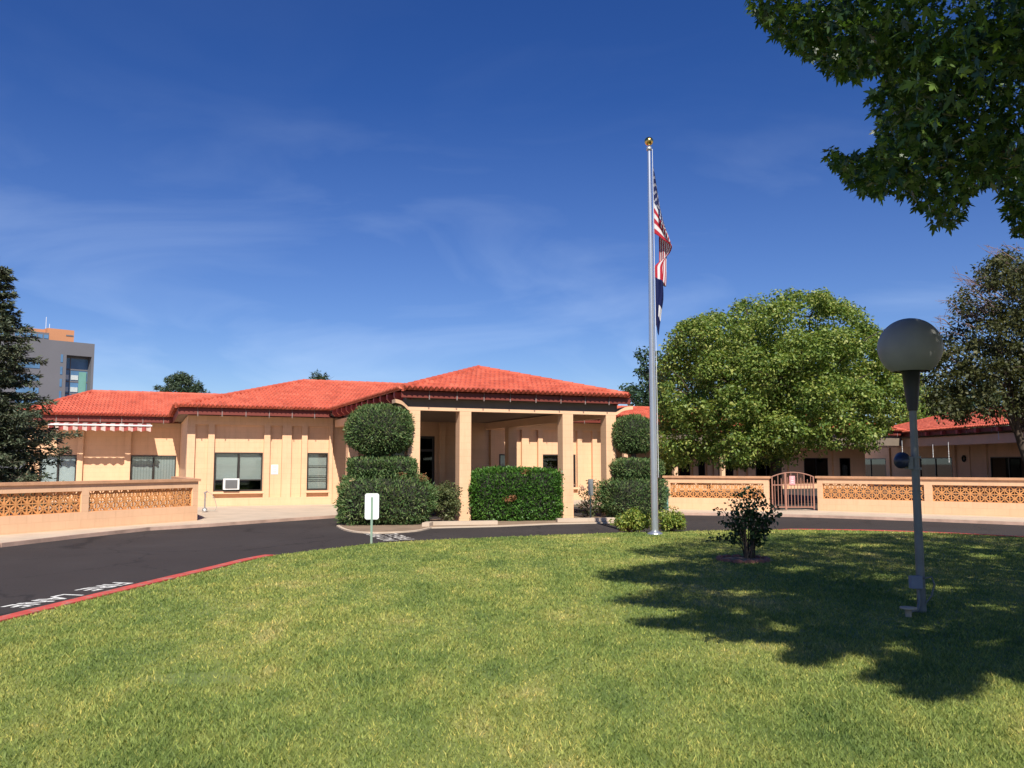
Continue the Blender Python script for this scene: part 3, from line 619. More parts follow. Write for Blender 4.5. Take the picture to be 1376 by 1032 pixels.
for r_, w_ in ((-.06,.09), (-.12,.08), (-.20,.07), (-.26,.07), (-.32,.05)): lt.box(-w_,w_,-.015,-.0125,r_-.012,r_+.012)
lt.build('print', pk, ws)
# awning
aw_ = empty('awning', L2W(-8.5, 17.4, 0), PHI, 'red and white striped retracted awning over the left wing windows', 'awning')
m_awn = stripe_mat('awning_stripe', (.60,.42,.36), (.32,.055,.045), 0, .36)
mb = MB(); mb.add([(-2.0,.0,3.30),(2.0,.0,3.30),(2.0,1.3,3.40),(-2.0,1.3,3.40)], [(0,1,2,3)]); mb.add([(-2.0,.0,3.31),(2.0,.0,3.31),(2.0,1.3,3.41),(-2.0,1.3,3.41)], [(3,2,1,0)]); mb.build('canopy', m_awn, aw_)
V = []; F = []; K = 156
for i in range(K+1):
    x = -2+4*i/K; zb = 2.98+.05*abs(math.sin(math.pi*(x+2)/.36)); V += [(x,-.03+.015*math.cos(x*20),3.30),(x,-.045+.025*math.cos(x*20.3),zb)]
F = [(2*i,2*i+1,2*i+3,2*i+2) for i in range(K)]; mb = MB(); mb.add(V, F, True); mb.build('valance', m_awn, aw_)
MB().tube([(-2.03,-.06,3.24),(2.03,-.06,3.24)], .035, 8).build('front_bar', m_white, aw_)
MB().tube([(-1.6,.0,3.24),(-1.1,.65,3.28),(-1.6,1.28,3.32)], .022, 6).tube([(1.6,.0,3.24),(1.1,.65,3.28),(1.6,1.28,3.32)], .022, 6).build('arm', m_white, aw_)
# standpipe by the wall end
sx, sy = gr(275, 687); sp_ = empty('standpipe', (sx, sy, 0), 0, 'grey standpipe with a drooping hose by the end of the left wall', 'standpipe')
MB().tube([(0,0,0),(0,0,.62)], .028, 8).tube([(-.04,0,.6),(.07,0,.66)], .03, 8).build('pipe', m_steel, sp_)
MB().tube([(.06,0,.65),(.2,0,.6),(.32,.02,.4),(.4,.0,.15),(.36,-.05,.02),(.2,-.05,.02),(.05,-.04,.02)], .012, 6).build('hose', M('grey_hose', (.4,.36,.3), .7), sp_)
MB().lathe([(0,.1),(.07,.1),(.09,.02),(.09,0)], 12).build('base', m_steel, sp_)

# ================================================================ BREEZE BLOCK WALLS
def breeze(mb, x0, x1, z0, z1, nx, nz_, d0=.05, d1=.105):
    tw = (x1-x0)/nx; th = (z1-z0)/nz_; yc = (d0+d1)/2; hd = d1-d0; g_ = .014
    for i in range(nx+1): xx = x0+i*tw; mb.box(max(xx-g_, x0), min(xx+g_, x1), d0, d1, z0, z1)
    for j in range(nz_+1): zz = z0+j*th; mb.box(x0, x1, d0-.002, d1+.002, max(zz-g_, z0), min(zz+g_, z1))
    for i in range(nx):
        for j in range(nz_):
            cx_ = x0+(i+.5)*tw; cz = z0+(j+.5)*th; u = tw/2-.005; v = th/2-.005
            for a, b in ((1,1), (1,-1)): mb.bar((cx_-a*u, yc, cz-b*v), (cx_+a*u, yc, cz+b*v), hd-.006, .034, (-b, 0, a))
            mb.bar((cx_-u, yc, cz), (cx_+u, yc, cz), hd-.012, .016, (0,0,1)); mb.bar((cx_, yc, cz-v), (cx_, yc, cz+v), hd-.018, .016, (1,0,0))
def block_wall(p, q, panels, label, H_=1.16, th=.19, zs=(.39,.91), cap=True, joints=True):
    p = np.array(p); q = np.array(q); L_ = float(np.linalg.norm(q-p)); an_ = math.atan2(q[1]-p[1], q[0]-p[0])
    root = empty('block_wall', (p[0], p[1], 0), an_, label, 'wall', 'breeze block garden walls')
    w = MB(); w.box(0, L_, 0, th, -.12, zs[0]); w.box(0, L_, 0, th, zs[1], H_-.075); x = 0
    for a, b, nx in panels+[(L_, L_, 0)]:
        if a > x: w.box(x, a, 0, th, zs[0], zs[1])
        x = b
    w.build('masonry', m_wall, root); MB().box(-.05, L_+.05, -.05, th+.05, H_-.073, H_).build('cap', m_cap, root)
    for a, b, nx in panels:
        mb = MB(); breeze(mb, a, b, zs[0], zs[1], nx, 2); mb.build('breeze_panel', m_breeze, root)
    return root
wl0 = np.array(gr(0,717.5)); wl1 = np.array(gr(265,698)); dl = (wl1-wl0)/np.linalg.norm(wl1-wl0); far = wl1-dl*9.5
L_ = 9.5; e_ = L_-.19; pan = []
while e_ > 3.4: pan.append((e_-3.3, e_, 12)); e_ -= 3.3+.20
block_wall(far, wl1, sorted(pan), 'long breeze block wall at the left kerb, in front of the spruce')
rt = np.array(gr(268.5,698)); r2_ = np.array([-11.3, 29.2]); dv_ = (r2_-wl1)/np.linalg.norm(r2_-wl1)
block_wall(wl1+dv_*.30+np.array([-.02,0]), r2_, [], 'short plain return wall running back from the left wall to the building')
a0_ = np.array(gr(893,683)); a1_ = np.array(gr(1034,686)); LA = float(np.linalg.norm(a1_-a0_))
block_wall(a0_, a1_, [(.22, LA-.18, 12)], 'breeze block wall between flagpole and iron gate, behind the rose bush')
b0_ = np.array(gr(1099,685)); b1_ = np.array(gr(1376,694)); db = (b1_-b0_)/np.linalg.norm(b1_-b0_); LB = 11.5
block_wall(b0_, b0_+db*LB, [(.18, 3.42, 12), (3.66, 6.9, 12), (7.14, 10.38, 12)], 'breeze block wall right of the iron gate, behind the globe lamp')
# gate
g0 = np.array(gr(1038.5,685.5)); g1 = np.array(gr(1096,685.5)); LG = float(np.linalg.norm(g1-g0)); gt = empty('iron_gate', (g0[0], g0[1]+.08, 0), math.atan2(*(g1-g0)[::-1]), 'arched pale iron gate between the two right breeze block walls', 'gate')
def arch(x): u = x/LG*2-1; return 1.13+.16*(1-u*u)
mb = MB(); mb.tube([(LG*k_/16, 0, arch(LG*k_/16)) for k_ in range(17)], .022, 6); mb.box(0, LG, -.015, .015, .08, .12); mb.box(0, LG, -.014, .014, .84, .875)
for x in (.02, LG-.02): mb.box(x-.022, x+.022, -.02, .02, .02, 1.14)
mb.box(LG*.33-.03, LG*.33+.03, -.024, .024, .02, arch(LG*.33)-.01); mb.build('gate_frame', m_iron, gt)
mb = MB()
for k_ in range(1, 13):
    x = LG*k_/13; mb.box(x-.010, x+.010, -.010, .010, .1, arch(x)-.015 if k_ % 2 == 0 else arch(x)-.16)
mb.build('bars', m_iron, gt); MB().box(LG*.33+.03, LG*.33+.10, -.04, .03, .72, .86).build('latch', m_cap, gt)
m_pink = M('faded_pink_sign', (.72,.32,.33), .6); gs = MB().box(LG*.42, LG*.55, -.034, -.026, .87, 1.17).build('gate_sign', m_pink); gs.matrix_world = Matrix.Translation(gt.location) @ Matrix.Rotation(gt.rotation_euler.z, 4, 'Z')
tag(gs, 'faded pink sign hung on the iron gate', 'sign'); mb = MB()
for k_, w_ in enumerate((.7, .5, .8, .6)): mb.box(LG*.485-.06*w_, LG*.485+.06*w_, -.037, -.0345, 1.12-k_*.06, 1.135-k_*.06)
mb.build('print', m_white, gs)
# utility box
ux, uy = gr(893.5, 684.5); ub = empty('utility_box', (ux-.02, uy-.22, 0), R(-10), 'tall green metal utility box at the end of the wall by the topiary', 'utility box')
m_teal = M('green_utility_paint', (.12,.25,.22), .5, .1); MB().box(-.11,.11,0,.12,0,.80).build('cabinet', m_teal, ub); MB().box(-.09,.0,-.015,-.001,.06,.74).build('door', M('dark_green_paint', (.06,.15,.14), .5), ub)

# ================================================================ FLAGPOLE, FLAGS, LAMP, SIGNS
fx, fy = gr(880, 717.5)
def z_at(px, py, y): d = ray(px, py); return CAM_H+d[2]*y/d[1]
ZT = z_at(873, 199, fy)
fp = empty('flagpole', (fx, fy, 0), 0, 'tall silver flagpole with gold ball top standing on the lawn edge', 'flagpole')
MB().tube([(0,0,0),(0,0,ZT*.3),(0,0,ZT*.65),(0,0,ZT)], [.083,.080,.062,.040], 20).build('pole', m_alu, fp)
MB().lathe([(0,.075),(.085,.075),(.10,.06),(.17,.03),(.185,.0),(.185,-.02)], 28).build('flange', m_alu, fp)
tr = MB(); tr.tube([(0,0,ZT),(0,0,ZT+.07)], .022, 10); tr.lathe([(0,.02),(.06,.02),(.06,-.06),(.042,-.06)], 16, (0,0,ZT)); tr.build('truck', m_steel, fp)
gb = MB(); gb.lathe([(.105*math.sin(math.pi*k_/14), ZT+.165-.105*math.cos(math.pi*k_/14)) for k_ in range(15)], 20); gb.build('ball', m_gold, fp)
MB().tube([(.075,-.02,ZT-.03),(.085,-.025,ZT*.6),(.10,-.03,1.3)], .006, 5).build('halyard', m_white, fp)
MB().bar((.09,-.06,1.28), (.09,-.06,1.44), .02, .03).build('cleat', m_steel, fp)
def flag_material(name, kind):
    m, t, b, l = newmat(name); b.inputs['Roughness'].default_value = .75; b.inputs['Specular IOR Level'].default_value = .2
    at = t.nodes.new('ShaderNodeUVMap'); at.uv_map = 'flag'; s = t.nodes.new('ShaderNodeSeparateXYZ'); l(at.outputs[0], s.inputs[0])
    def mth(op, a, v2, c=None):
        n_ = t.nodes.new('ShaderNodeMath'); n_.operation = op
        for i, x in enumerate((a, v2)):
            if hasattr(x, 'is_output'): l(x, n_.inputs[i])
            elif x is not None: n_.inputs[i].default_value = x
        return n_.outputs[0]
    def mixc(f, c1, c2):
        x = t.nodes.new('ShaderNodeMix'); x.data_type = 'RGBA'; l(f, x.inputs[0])
        for i, c in ((6, c1), (7, c2)):
            if hasattr(c, 'is_output'): l(c, x.inputs[i])
            else: x.inputs[i].default_value = (*c, 1)
        return x.outputs[2]
    u, v = s.outputs[0], s.outputs[1]; NAVY = (.028, .035, .11); WHITE = (.78, .76, .76); RED = (.50, .028, .05)
    if kind == 'stripes':
        par = mth('MODULO', mth('FLOOR', mth('MULTIPLY', v, 13.0), None), 2.0); st = mixc(par, RED, WHITE)
        can = mth('MULTIPLY', mth('LESS_THAN', u, .4), mth('LESS_THAN', v, 7/13))
        # staggered star grid
        gu = mth('MULTIPLY', u, 11/.4); gv = mth('MULTIPLY', v, 9/(7/13)); cu_ = mth('SUBTRACT', mth('FRACT', gu, None), .5); cv = mth('SUBTRACT', mth('FRACT', gv, None), .5)
        rr = mth('SQRT', mth('ADD', mth('MULTIPLY', cu_, cu_), mth('MULTIPLY', cv, cv)), None)
        chk = mth('MODULO', mth('ADD', mth('FLOOR', gu, None), mth('FLOOR', gv, None)), 2.0)
        star = mth('MULTIPLY', mth('LESS_THAN', rr, .30), mth('LESS_THAN', chk, .5))
        col = mixc(can, st, mixc(star, NAVY, WHITE))
    else:
        w = mth('MULTIPLY', mth('GREATER_THAN', u, .45), mth('MULTIPLY', mth('GREATER_THAN', v, .52), mth('LESS_THAN', v, .74))); col = mixc(w, (.012, .018, .085), WHITE)
    l(col, b.inputs['Base Color'])
    tl = t.nodes.new('ShaderNodeBsdfTranslucent'); l(col, tl.inputs[0]); ms = t.nodes.new('ShaderNodeMixShader'); ms.inputs[0].default_value = .25
    l(b.outputs[0], ms.inputs[1]); l(tl.outputs[0], ms.inputs[2]); l(ms.outputs[0], t.nodes['Material Output'].inputs[0]); return m
def cloth(name, fn, nu, nv, m):
    V = []; UV = []; F = []
    for i in range(nu+1):
        for j in range(nv+1): V.append(fn(i/nu, j/nv)); UV.append((i/nu, j/nv))
    for i in range(nu):
        for j in range(nv): a = i*(nv+1)+j; F.append((a, a+1, a+nv+2, a+nv+1))
    me = bpy.data.meshes.new(name); me.from_pydata(V, [], F); uv = me.uv_layers.new(name='flag')
    for lp in me.loops: uv.data[lp.index].uv = UV[lp.vertex_index]
    me.polygons.foreach_set('use_smooth', [True]*len(F)); me.update(); me.materials.append(m); o = link(bpy.data.objects.new(name, me))
    sm = o.modifiers.new('thickness', 'SOLIDIFY'); sm.thickness = .006; return o
ZF = z_at(878, 224, fy); pxm = fy/FPX*1.02
def ss(x): x = min(max(x, 0), 1); return x*x*(3-2*x)
def usflag(u, v):
    # the hoist hangs open from the pole, the fly folds back and drops beside it
    if u <= .4:
        s = u/.4; w = (.115+.29*v**.8)
        x = w*s*(1+.10*math.sin(s*3.1)); z = -1.62*v-(1.32-.98*v)*s**1.15; y = -.02-.05*math.sin(s*math.pi*2.0+v*2)*s-.10*s*(1-v)
        return (fx+.09+x, fy+y, ZF+z)
    s = (u-.4)/.6; q = .4; w = (.115+.29*v**.8); x0 = w; z0 = -1.62*v-(1.32-.98*v); 
    xe = .03+.27*min(1, (1-v)/.36)-.20*max(0, (.64-v)/.64); ze = -2.72-.10*(1-v)+.14*math.sin(v*7)*.6
    k_ = ss(s*1.9); x = x0*(1-k_)+xe*k_+.05*math.sin(s*math.pi)*(1-v); z = z0+(ze-z0)*(s**.8)
    y = -.02-.10*(1-v)*(1-k_)+.20*min(1, s*5)+.05*math.sin(v*12)*s+.12*max(0,(.64-v))
    return (fx+.09+x, fy+y, ZF+z)
tag(cloth('stars_and_stripes_flag', usflag, 50, 52, flag_material('stars_and_stripes', 'stripes')), 'limp red and white striped flag with starry blue corner on the flagpole', 'flag')
ZN = ZF-2.55
def nvflag(u, v):
    x = .02+.17*u*(1-.55*max(v-.35,0))*(1+.12*math.sin(v*6)); z = -.10-1.12*v-(.10+.16*v)*u; y = .02+.06*math.sin(u*6+v*3)*u
    if v > .72: x *= 1-(v-.72)*1.3
    return (fx+.085+x, fy+y, ZN+z)
tag(cloth('cobalt_flag', nvflag, 24, 30, flag_material('cobalt_flag_cloth', 'cobalt')), 'limp dark blue flag with a white fold hanging below the striped flag', 'flag')

lx, ly = gr(1239, 822); lt_ = empty('globe_lamp', (lx, ly, 0), 0, 'tall post lamp with large grey globe standing in the shaded lawn', 'lamp')
zg0 = z_at(1224, 498, ly); zn = z_at(1226, 552, ly); zg1 = z_at(1224, 428, ly); topx = (1224-688)/FPX*ly*(1/ (math.cos(PITCH)-(516-498)/FPX*math.sin(PITCH)))-lx
def lean(z): return (topx*z/zg0, 0, z)
m_post = M('grey_galvanised_post', (.20,.20,.19), .55, .2, 5, metal=.3); m_blackm = M('black_metal', (.018,.018,.022), .5, .1)
MB().tube([lean(-.05), lean(1.5), lean(zn+.03)], [.047,.042,.038], 14).build('post', m_post, lt_)
MB().tube([lean(zn), lean((zn+zg0)/2), lean(zg0-.02), lean(zg0+.01)], [.052,.078,.094,.165], 18).build('neck', m_blackm, lt_)
mg, t_, b_, l_ = newmat('grey_globe'); b_.inputs['Base Color'].default_value = (.36,.355,.33,1); b_.inputs['Roughness'].default_value = .52; b_.inputs['Specular IOR Level'].default_value = .35
b_.inputs['Subsurface Weight'].default_value = .0
n_ = nz(t_, 3, 5); r_ = ramp(t_, n_.outputs[0], [(.3,(.25,.25,.24)),(.7,(.31,.31,.295))]); l_(r_.outputs[0], b_.inputs['Base Color'])
rg = 41/FPX*ly*1.0; cz = zg1-rg*.97; c0 = lean(zg0); gb = MB(); hg = rg*.97; th0 = math.acos(max(-1, min(1, (cz-zg0+.01)/hg)))
gb.lathe([(rg*math.sin(th0+(math.pi-th0)*k_/20), cz-hg*math.cos(th0+(math.pi-th0)*k_/20)) for k_ in range(21)], 36, (c0[0],0,0)); gb.build('globe', mg, lt_)
cx0 = lean(.35)[0]; MB().box(cx0-.145, cx0-.025, -.10, -.03, .26, .39).build('junction_box', M('blue_grey_box', (.22,.24,.30), .6), lt_)
MB().tube([(cx0-.06,-.07,.24),(cx0-.06,-.08,.12),(cx0-.10,-.12,.04),(cx0-.22,-.14,.02),(cx0-.24,-.14,-.02)], .017, 8).tube([(cx0+.01,-.06,.36),(cx0+.09,-.06,.38),(cx0+.12,-.06,.30),(cx0+.09,-.05,.18),(cx0+.03,-.04,.1)], .010, 6).build('conduit', m_post, lt_)
sx_, sy_ = gr(1221, 829); st_ = MB(); st_.lathe([(0,.10),(.085,.10),(.085,.085),(.035,.08),(.030,0)], 14); o = tag(st_.build('ground_stub', m_conc), 'small pale capped stub in the grass at the foot of the lamp', 'stub'); o.location = (sx_, sy_, 0)
# floodlight on the post
zf_ = z_at(1225, 622, ly); fc = lean(zf_); fl = empty('floodlight', (lx+fc[0], ly, zf_), 0, 'dark blue oval floodlight clamped to the lamp post, aimed at the flag', 'floodlight')
MB().box(-.10, -.045, -.055, .045, -.07, .07).build('bracket', m_post, fl); MB().tube([(-.0,0,.075),(-.0,0,.05)], .062, 12).tube([(0,0,-.05),(0,0,-.075)], .062, 12).build('clamp', m_post, fl)
ax = Vector((.62, .66, .42)).normalized(); hc = Vector((-.155, -.01, .02)); fb = MB(); fb.tube([hc-ax*.075, hc-ax*.065, hc-ax*.03, hc+ax*.05, hc+ax*.06], [.03,.058,.077,.086,.078], 20); fb.build('housing', M('navy_enamel', (.025,.03,.06), .4), fl)
# back of the white sign at the lawn edge
px_, py_ = gr(499, 729); sg = empty('post_sign', (px_, py_, 0), R(6), 'white blank back of a small sign on a green post at the lawn edge', 'sign')
m_gpost = M('green_post_paint', (.22,.32,.24), .6, .12); MB().box(-.022,.022,-.02,.01,-.1,z_at(499,668,py_)).build('post', m_gpost, sg)
zs0, zs1 = z_at(499, 698, py_), z_at(499, 663, py_); w_ = 9.3/FPX*py_; pl = [(-w_+.03,zs0),(w_-.03,zs0),(w_,zs0+.03),(w_,zs1-.03),(w_-.03,zs1),(-w_+.03,zs1),(-w_,zs1-.03),(-w_,zs0+.03)]
MB().prism_y(pl, .011, .016).build('sign_plate', M('white_sign_back', (.82,.84,.82), .45, .03), sg)
sx2, sy2 = gr(793.5, 693); s2 = empty('post_sign', (sx2, sy2, 0), R(38), 'narrow grey sign on a thin post in front of the portico rose shrub', 'sign')
MB().box(-.018,.018,-.012,.012,-.1,1.1).build('post', m_gpost, s2); MB().box(-.10,.10,-.022,-.0125,.62,1.12).build('sign_plate', m_steel, s2)
for i, (px, y0, y1) in enumerate(((1211, 592, 611), (1252, 597, 615), (1273, 594, 622), (1341, 577, 591))):
    d = 52-2.2*i; x = (px-688)/FPX*d; za = z_at(px, y0, d); zb = z_at(px, y1, d); mb = MB(); mb.tube([(0,0,0),(0,0,zb-za)], .012, 5)
    for k_ in range(5): mb.lathe([(0,.03),(.035,0),(0,-.03)], 8, (0,0,(zb-za)*(.45+.12*k_)))
    o = tag(mb.build('wind_chime', m_white), ('strand of pale beads hanging left of the lamp post from the annex eave', 'thin strand hanging just right of the lamp post from the annex eave', 'longest bead strand hanging before the annex window', 'short strand hanging by the dark tree trunk at the annex eave')[i], 'wind chime', 'strands hung from the annex eave'); o.location = (x, d, za)

# ================================================================ CLIPPED SHRUBS
def tier(parent, c, rx, ry, z0, z1, pw, m, n, size, rz=0., rough_=.06, tpl=T_SPRAY, pwz=None, name='foliage', upb=.35):
    """a clipped mass: dark twig core plus thousands of sprays through its outer layer"""
    pwz = pwz or pw; cz_ = (z0+z1)/2; rzv = (z1-z0)/2; cs, sn = math.cos(rz), math.sin(rz)
    def sup(d):
        q = (np.abs(d[:,0]/1)**pw+np.abs(d[:,1]/1)**pw)**(pwz/pw)+np.abs(d[:,2])**pwz; return d/(q**(1/pwz))[:, None]
    d = rdir(n); s_ = sup(d); 
    ph = rng.random(8)*6.28; bumps = 1+rough_*(np.sin(s_[:,0]*5+ph[0])*np.sin(s_[:,2]*4+ph[1])+.7*np.sin(s_[:,0]*11+ph[2])*np.sin(s_[:,1]*9+ph[3])+.6*np.sin(s_[:,2]*12+ph[4]+s_[:,0]*7))
    dep = 1-.13*rng.random(n)**1.6; dep = np.where(rng.random(n) < .035, 1.01+.06*rng.random(n), dep); P = s_*(bumps*dep)[:, None]*np.array([rx, ry, rzv])
    N0 = nrm(d/np.array([rx, ry, rzv])); D = N0*.8+rdir(n)*.75+np.array([0,0,upb]); N = nrm(N0*.5+rdir(n)*.9+np.array([0,0,.3]))
    Rm = np.array([[cs,-sn,0],[sn,cs,0],[0,0,1]])
    V, F = leaf_arrays(P@Rm.T+np.array([c[0],c[1],cz_]), D@Rm.T, N@Rm.T, size*(.6+.8*rng.random(n)), tpl)
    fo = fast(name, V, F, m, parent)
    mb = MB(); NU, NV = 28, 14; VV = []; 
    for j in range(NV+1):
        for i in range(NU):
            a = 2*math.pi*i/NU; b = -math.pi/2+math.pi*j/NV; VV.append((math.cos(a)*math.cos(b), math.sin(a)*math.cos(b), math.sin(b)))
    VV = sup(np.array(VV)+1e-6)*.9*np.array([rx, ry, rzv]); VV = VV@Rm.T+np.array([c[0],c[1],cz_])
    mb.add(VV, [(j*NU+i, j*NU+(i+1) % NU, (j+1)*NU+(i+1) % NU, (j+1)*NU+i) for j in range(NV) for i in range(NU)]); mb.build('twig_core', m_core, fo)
    return fo
def at(px, d): return ((px-688)/FPX*d, d)
def zt(py, d): return z_at(688, py, d)
dT = 24.3; cxy = at(519, dT)
t1 = empty('topiary', (0,0,0), 0, 'left three tier clipped topiary with ball top beside the portico', 'topiary')
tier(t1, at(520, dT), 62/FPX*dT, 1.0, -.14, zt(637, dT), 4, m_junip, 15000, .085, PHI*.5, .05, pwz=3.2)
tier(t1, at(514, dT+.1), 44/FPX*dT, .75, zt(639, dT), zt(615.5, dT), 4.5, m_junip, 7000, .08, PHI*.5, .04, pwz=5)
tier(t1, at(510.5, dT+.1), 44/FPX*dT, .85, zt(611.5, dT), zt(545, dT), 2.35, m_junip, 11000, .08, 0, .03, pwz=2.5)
MB().tube([(*at(519, dT), -.1), (*at(514, dT), zt(600, dT))], [.12,.09], 10).build('trunk', m_bark, t1)
dR = 27.2; t2 = empty('topiary', (0,0,0), 0, 'right three tier clipped topiary partly behind the flagpole', 'topiary')
tier(t2, at(848, dR), 41/FPX*dR, .9, -.12, zt(641, dR), 4, m_junip, 10000, .085, PHI, .045, pwz=3.4)
tier(t2, at(852, dR+.1), 32/FPX*dR, .72, zt(639, dR), zt(617.5, dR), 4.5, m_junip, 6000, .08, PHI, .03, pwz=5)
tier(t2, at(850.5, dR+.1), 27/FPX*dR, .64, zt(608.5, dR), zt(559.5, dR), 2.4, m_junip, 7000, .08, 0, .03, pwz=2.8)
MB().tube([(*at(848, dR), -.1), (*at(851, dR), zt(600, dR))], [.11,.08], 10).build('trunk', m_bark, t2)
hdg = empty('hedge', (0,0,0), 0, 'bright green boxy clipped hedge between the portico columns', 'hedge'); dH = 25.9
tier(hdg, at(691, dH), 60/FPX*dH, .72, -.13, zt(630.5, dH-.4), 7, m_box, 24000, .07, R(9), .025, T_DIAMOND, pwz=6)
m_dead = leaf_mat('dead_brown_sprig', [(.16,.07,.03), (.25,.11,.045), (.33,.17,.07)], .1, .7, 3)
C = np.array([(*at(682, dH-.74), zt(671, dH-.7)), (*at(706, dH-.5), zt(634, dH-.5)), (*at(690, dH-.76), zt(668, dH-.7))]); V, F = clump_leaves(C, np.array([.13,.14,.10]), 110, .06, T_DIAMOND); fast('dead_sprigs', V, F, m_dead, hdg)
C = np.array([(*at(541, dT-.5), zt(639, dT-.4)), (*at(569, dT-.45), zt(641, dT-.4))]); V, F = clump_leaves(C, np.array([.14,.15]), 120, .06, T_SPRAY); fast('dead_sprigs', V, F, m_dead, t1)
def loose_shrub(name, px, d, z0, z1, rx, ry, label, cat, m, nc, per, size, cr_, tpl=T_DIAMOND, group=None, stems=10, droop=.1):
    root = empty(name, (*at(px, d), 0), 0, label, cat, group); dr_ = rdir(nc); rad = rng.random(nc)**.4
    C = dr_*rad[:, None]*np.array([rx, ry, (z1-z0)/2]); C[:, 2] += (z0+z1)/2
    V, F = clump_leaves(C, cr_*(.7+.6*rng.random(nc)), per, size, tpl, droop=droop); fast('foliage', V, F, m, root)
    mb = MB()
    for k_ in range(stems):
        c = C[k_ % nc]; mb.tube([(random.uniform(-.08,.08), random.uniform(-.08,.08), -.05), (c[0]*.5, c[1]*.5, c[2]*.5), tuple(c)], [.014,.010,.005], 5, False)
    mb.build('stem', m_bark, root); return root
m_olive = leaf_mat('olive_shrub_leaf', [(.06,.085,.03), (.12,.145,.055), (.20,.21,.09)], .25, .5, 2, w=.7)
loose_shrub('shrub', 600, 24.75, .02, zt(650, 24.8), .52, .45, 'loose olive green shrub between left topiary and second column', 'shrub', m_olive, 60, 55, .075, .17)
loose_shrub('rose_shrub', 791, 27.3, .0, zt(646, 27.3), .42, .38, 'leggy rose shrub with pinkish blooms by the right portico column', 'shrub', m_olive, 26, 40, .075, .15, stems=18)
bl = leaf_mat('faded_bloom', [(.45,.22,.16), (.55,.33,.25), (.60,.42,.32)], .2, .6, 3); C = np.column_stack([at(791, 27.1)[0]+rng.normal(0,.22,14), 27.1+rng.normal(0,.15,14), .25+rng.random(14)*.8]); 
for c in C:
    V, F = clump_leaves(c[None]-np.array([at(791,27.3)[0], 27.3, 0]), .05, 16, .055, T_DIAMOND); fast('bloom', V, F, bl, bpy.data.objects['rose_shrub'])
loose_shrub('variegated_shrub', 846, 20.45, .0, zt(684, 20.4), .46, .4, 'yellow green variegated shrub on the left of the flagpole foot', 'shrub', m_varieg, 60, 60, .065, .14, stems=8)
loose_shrub('variegated_shrub', 899, 20.5, .0, zt(685, 20.5), .34, .34, 'smaller yellow green variegated shrub on the right of the flagpole foot', 'shrub', m_varieg, 40, 60, .065, .13, stems=8)
# rose bush in the brick ring
rb = empty('rose_bush', (*gr(1007,752), 0), 0, 'dark rose bush growing in the lawn inside a scalloped brick edging', 'rose bush'); mb = MB(); ends = []
rs = [(-.62,.85),(-.48,.62),(-.80,.38),(-.34,.95),(-.18,1.10),(.0,1.14),(.10,.95),(.24,1.12),(.38,.92),(.5,.80),(.46,.62),(.30,.70),(-.25,.7),(-.05,.8),(.15,.75),(-.4,.45),(.05,.55),(.35,.48),(-.15,.48),(.2,.35),(-.1,.98),(.3,1.0),(.42,.72),(-.3,.82)]
for (x, z) in rs:
    y = random.uniform(-.32,.32); p0 = Vector((random.uniform(-.1,.1), random.uniform(-.1,.1), -.03)); e = Vector((x*.80,y*.85,z)); m_ = p0.lerp(e,.5)+Vector((-x*.12,0,.10)); mb.tube([p0, m_, e], [.012,.009,.004], 5, False); ends += [e, m_.lerp(e,.6)+Vector((random.uniform(-.06,.06),0,.03)), m_.lerp(e,.25)]
mb.build('stem', m_bark, rb); C = np.array([tuple(e) for e in ends]); V, F = clump_leaves(C, .10*(.8+.5*rng.random(len(C))), 19, .066, T_DIAMOND, aspect=1.3, upb=.2); fast('foliage', V, F, m_rose, rb)
re_ = empty('brick_edging', (gr(1005,756)[0], gr(1005,756)[1]+.3, 0), 0, 'ring of scalloped red edging bricks round the rose bush', 'edging'); m_ebr = M('red_edging_brick', (.30,.13,.10), .9, .3, 9, .4, 40)
for k_ in range(14):
    a = 2*math.pi*k_/14; mb = MB(); pr = [(-.085,-.05),(.085,-.05)]+[(.085*math.cos(t*math.pi/8), .06+.045*math.sin(t*math.pi/8)) for t in range(9)]; mb.prism_y(pr, -.03, .03); o = mb.build('brick', m_ebr, re_); o.location = (.40*math.sin(a), -.40*math.cos(a), -.045); o.rotation_euler = (0, 0, a)
MB().lathe([(0,.03),(.34,.025),(.39,-.02)], 20).build('soil', m_dirt, re_)

# ================================================================ TREES
def tree(name, label, base, fork, C, Rc, per, size, m, r0, tpl=T_DIAMOND, droop=.3, nl=26, group=None, aspect=1., cat='tree', flat=.75, upb=.5, keep=None, lkeep=None):
    root = empty(name, (0,0,0), 0, label, cat, group); C = np.asarray(C)
    V, F = clump_leaves(C, Rc, per, size, tpl, aspect, droop, flat, keep, upb); fast('crown', V, F, m, root)
    sel = [C[i] for i in np.linspace(0, len(C)-1, min(nl*(4 if lkeep else 1), len(C))).astype(int)]
    if lkeep: sel = [c for c in sel if lkeep(np.array([np.array(fork)+(c-np.array(fork))*t+np.array([0, 0, dz]) for t in np.linspace(.05, 1, 24) for dz in (-.3, 0, .7)])).all()][:nl]
    limbs(base, fork, sel, r0).build('trunk', m_bark, root); return root
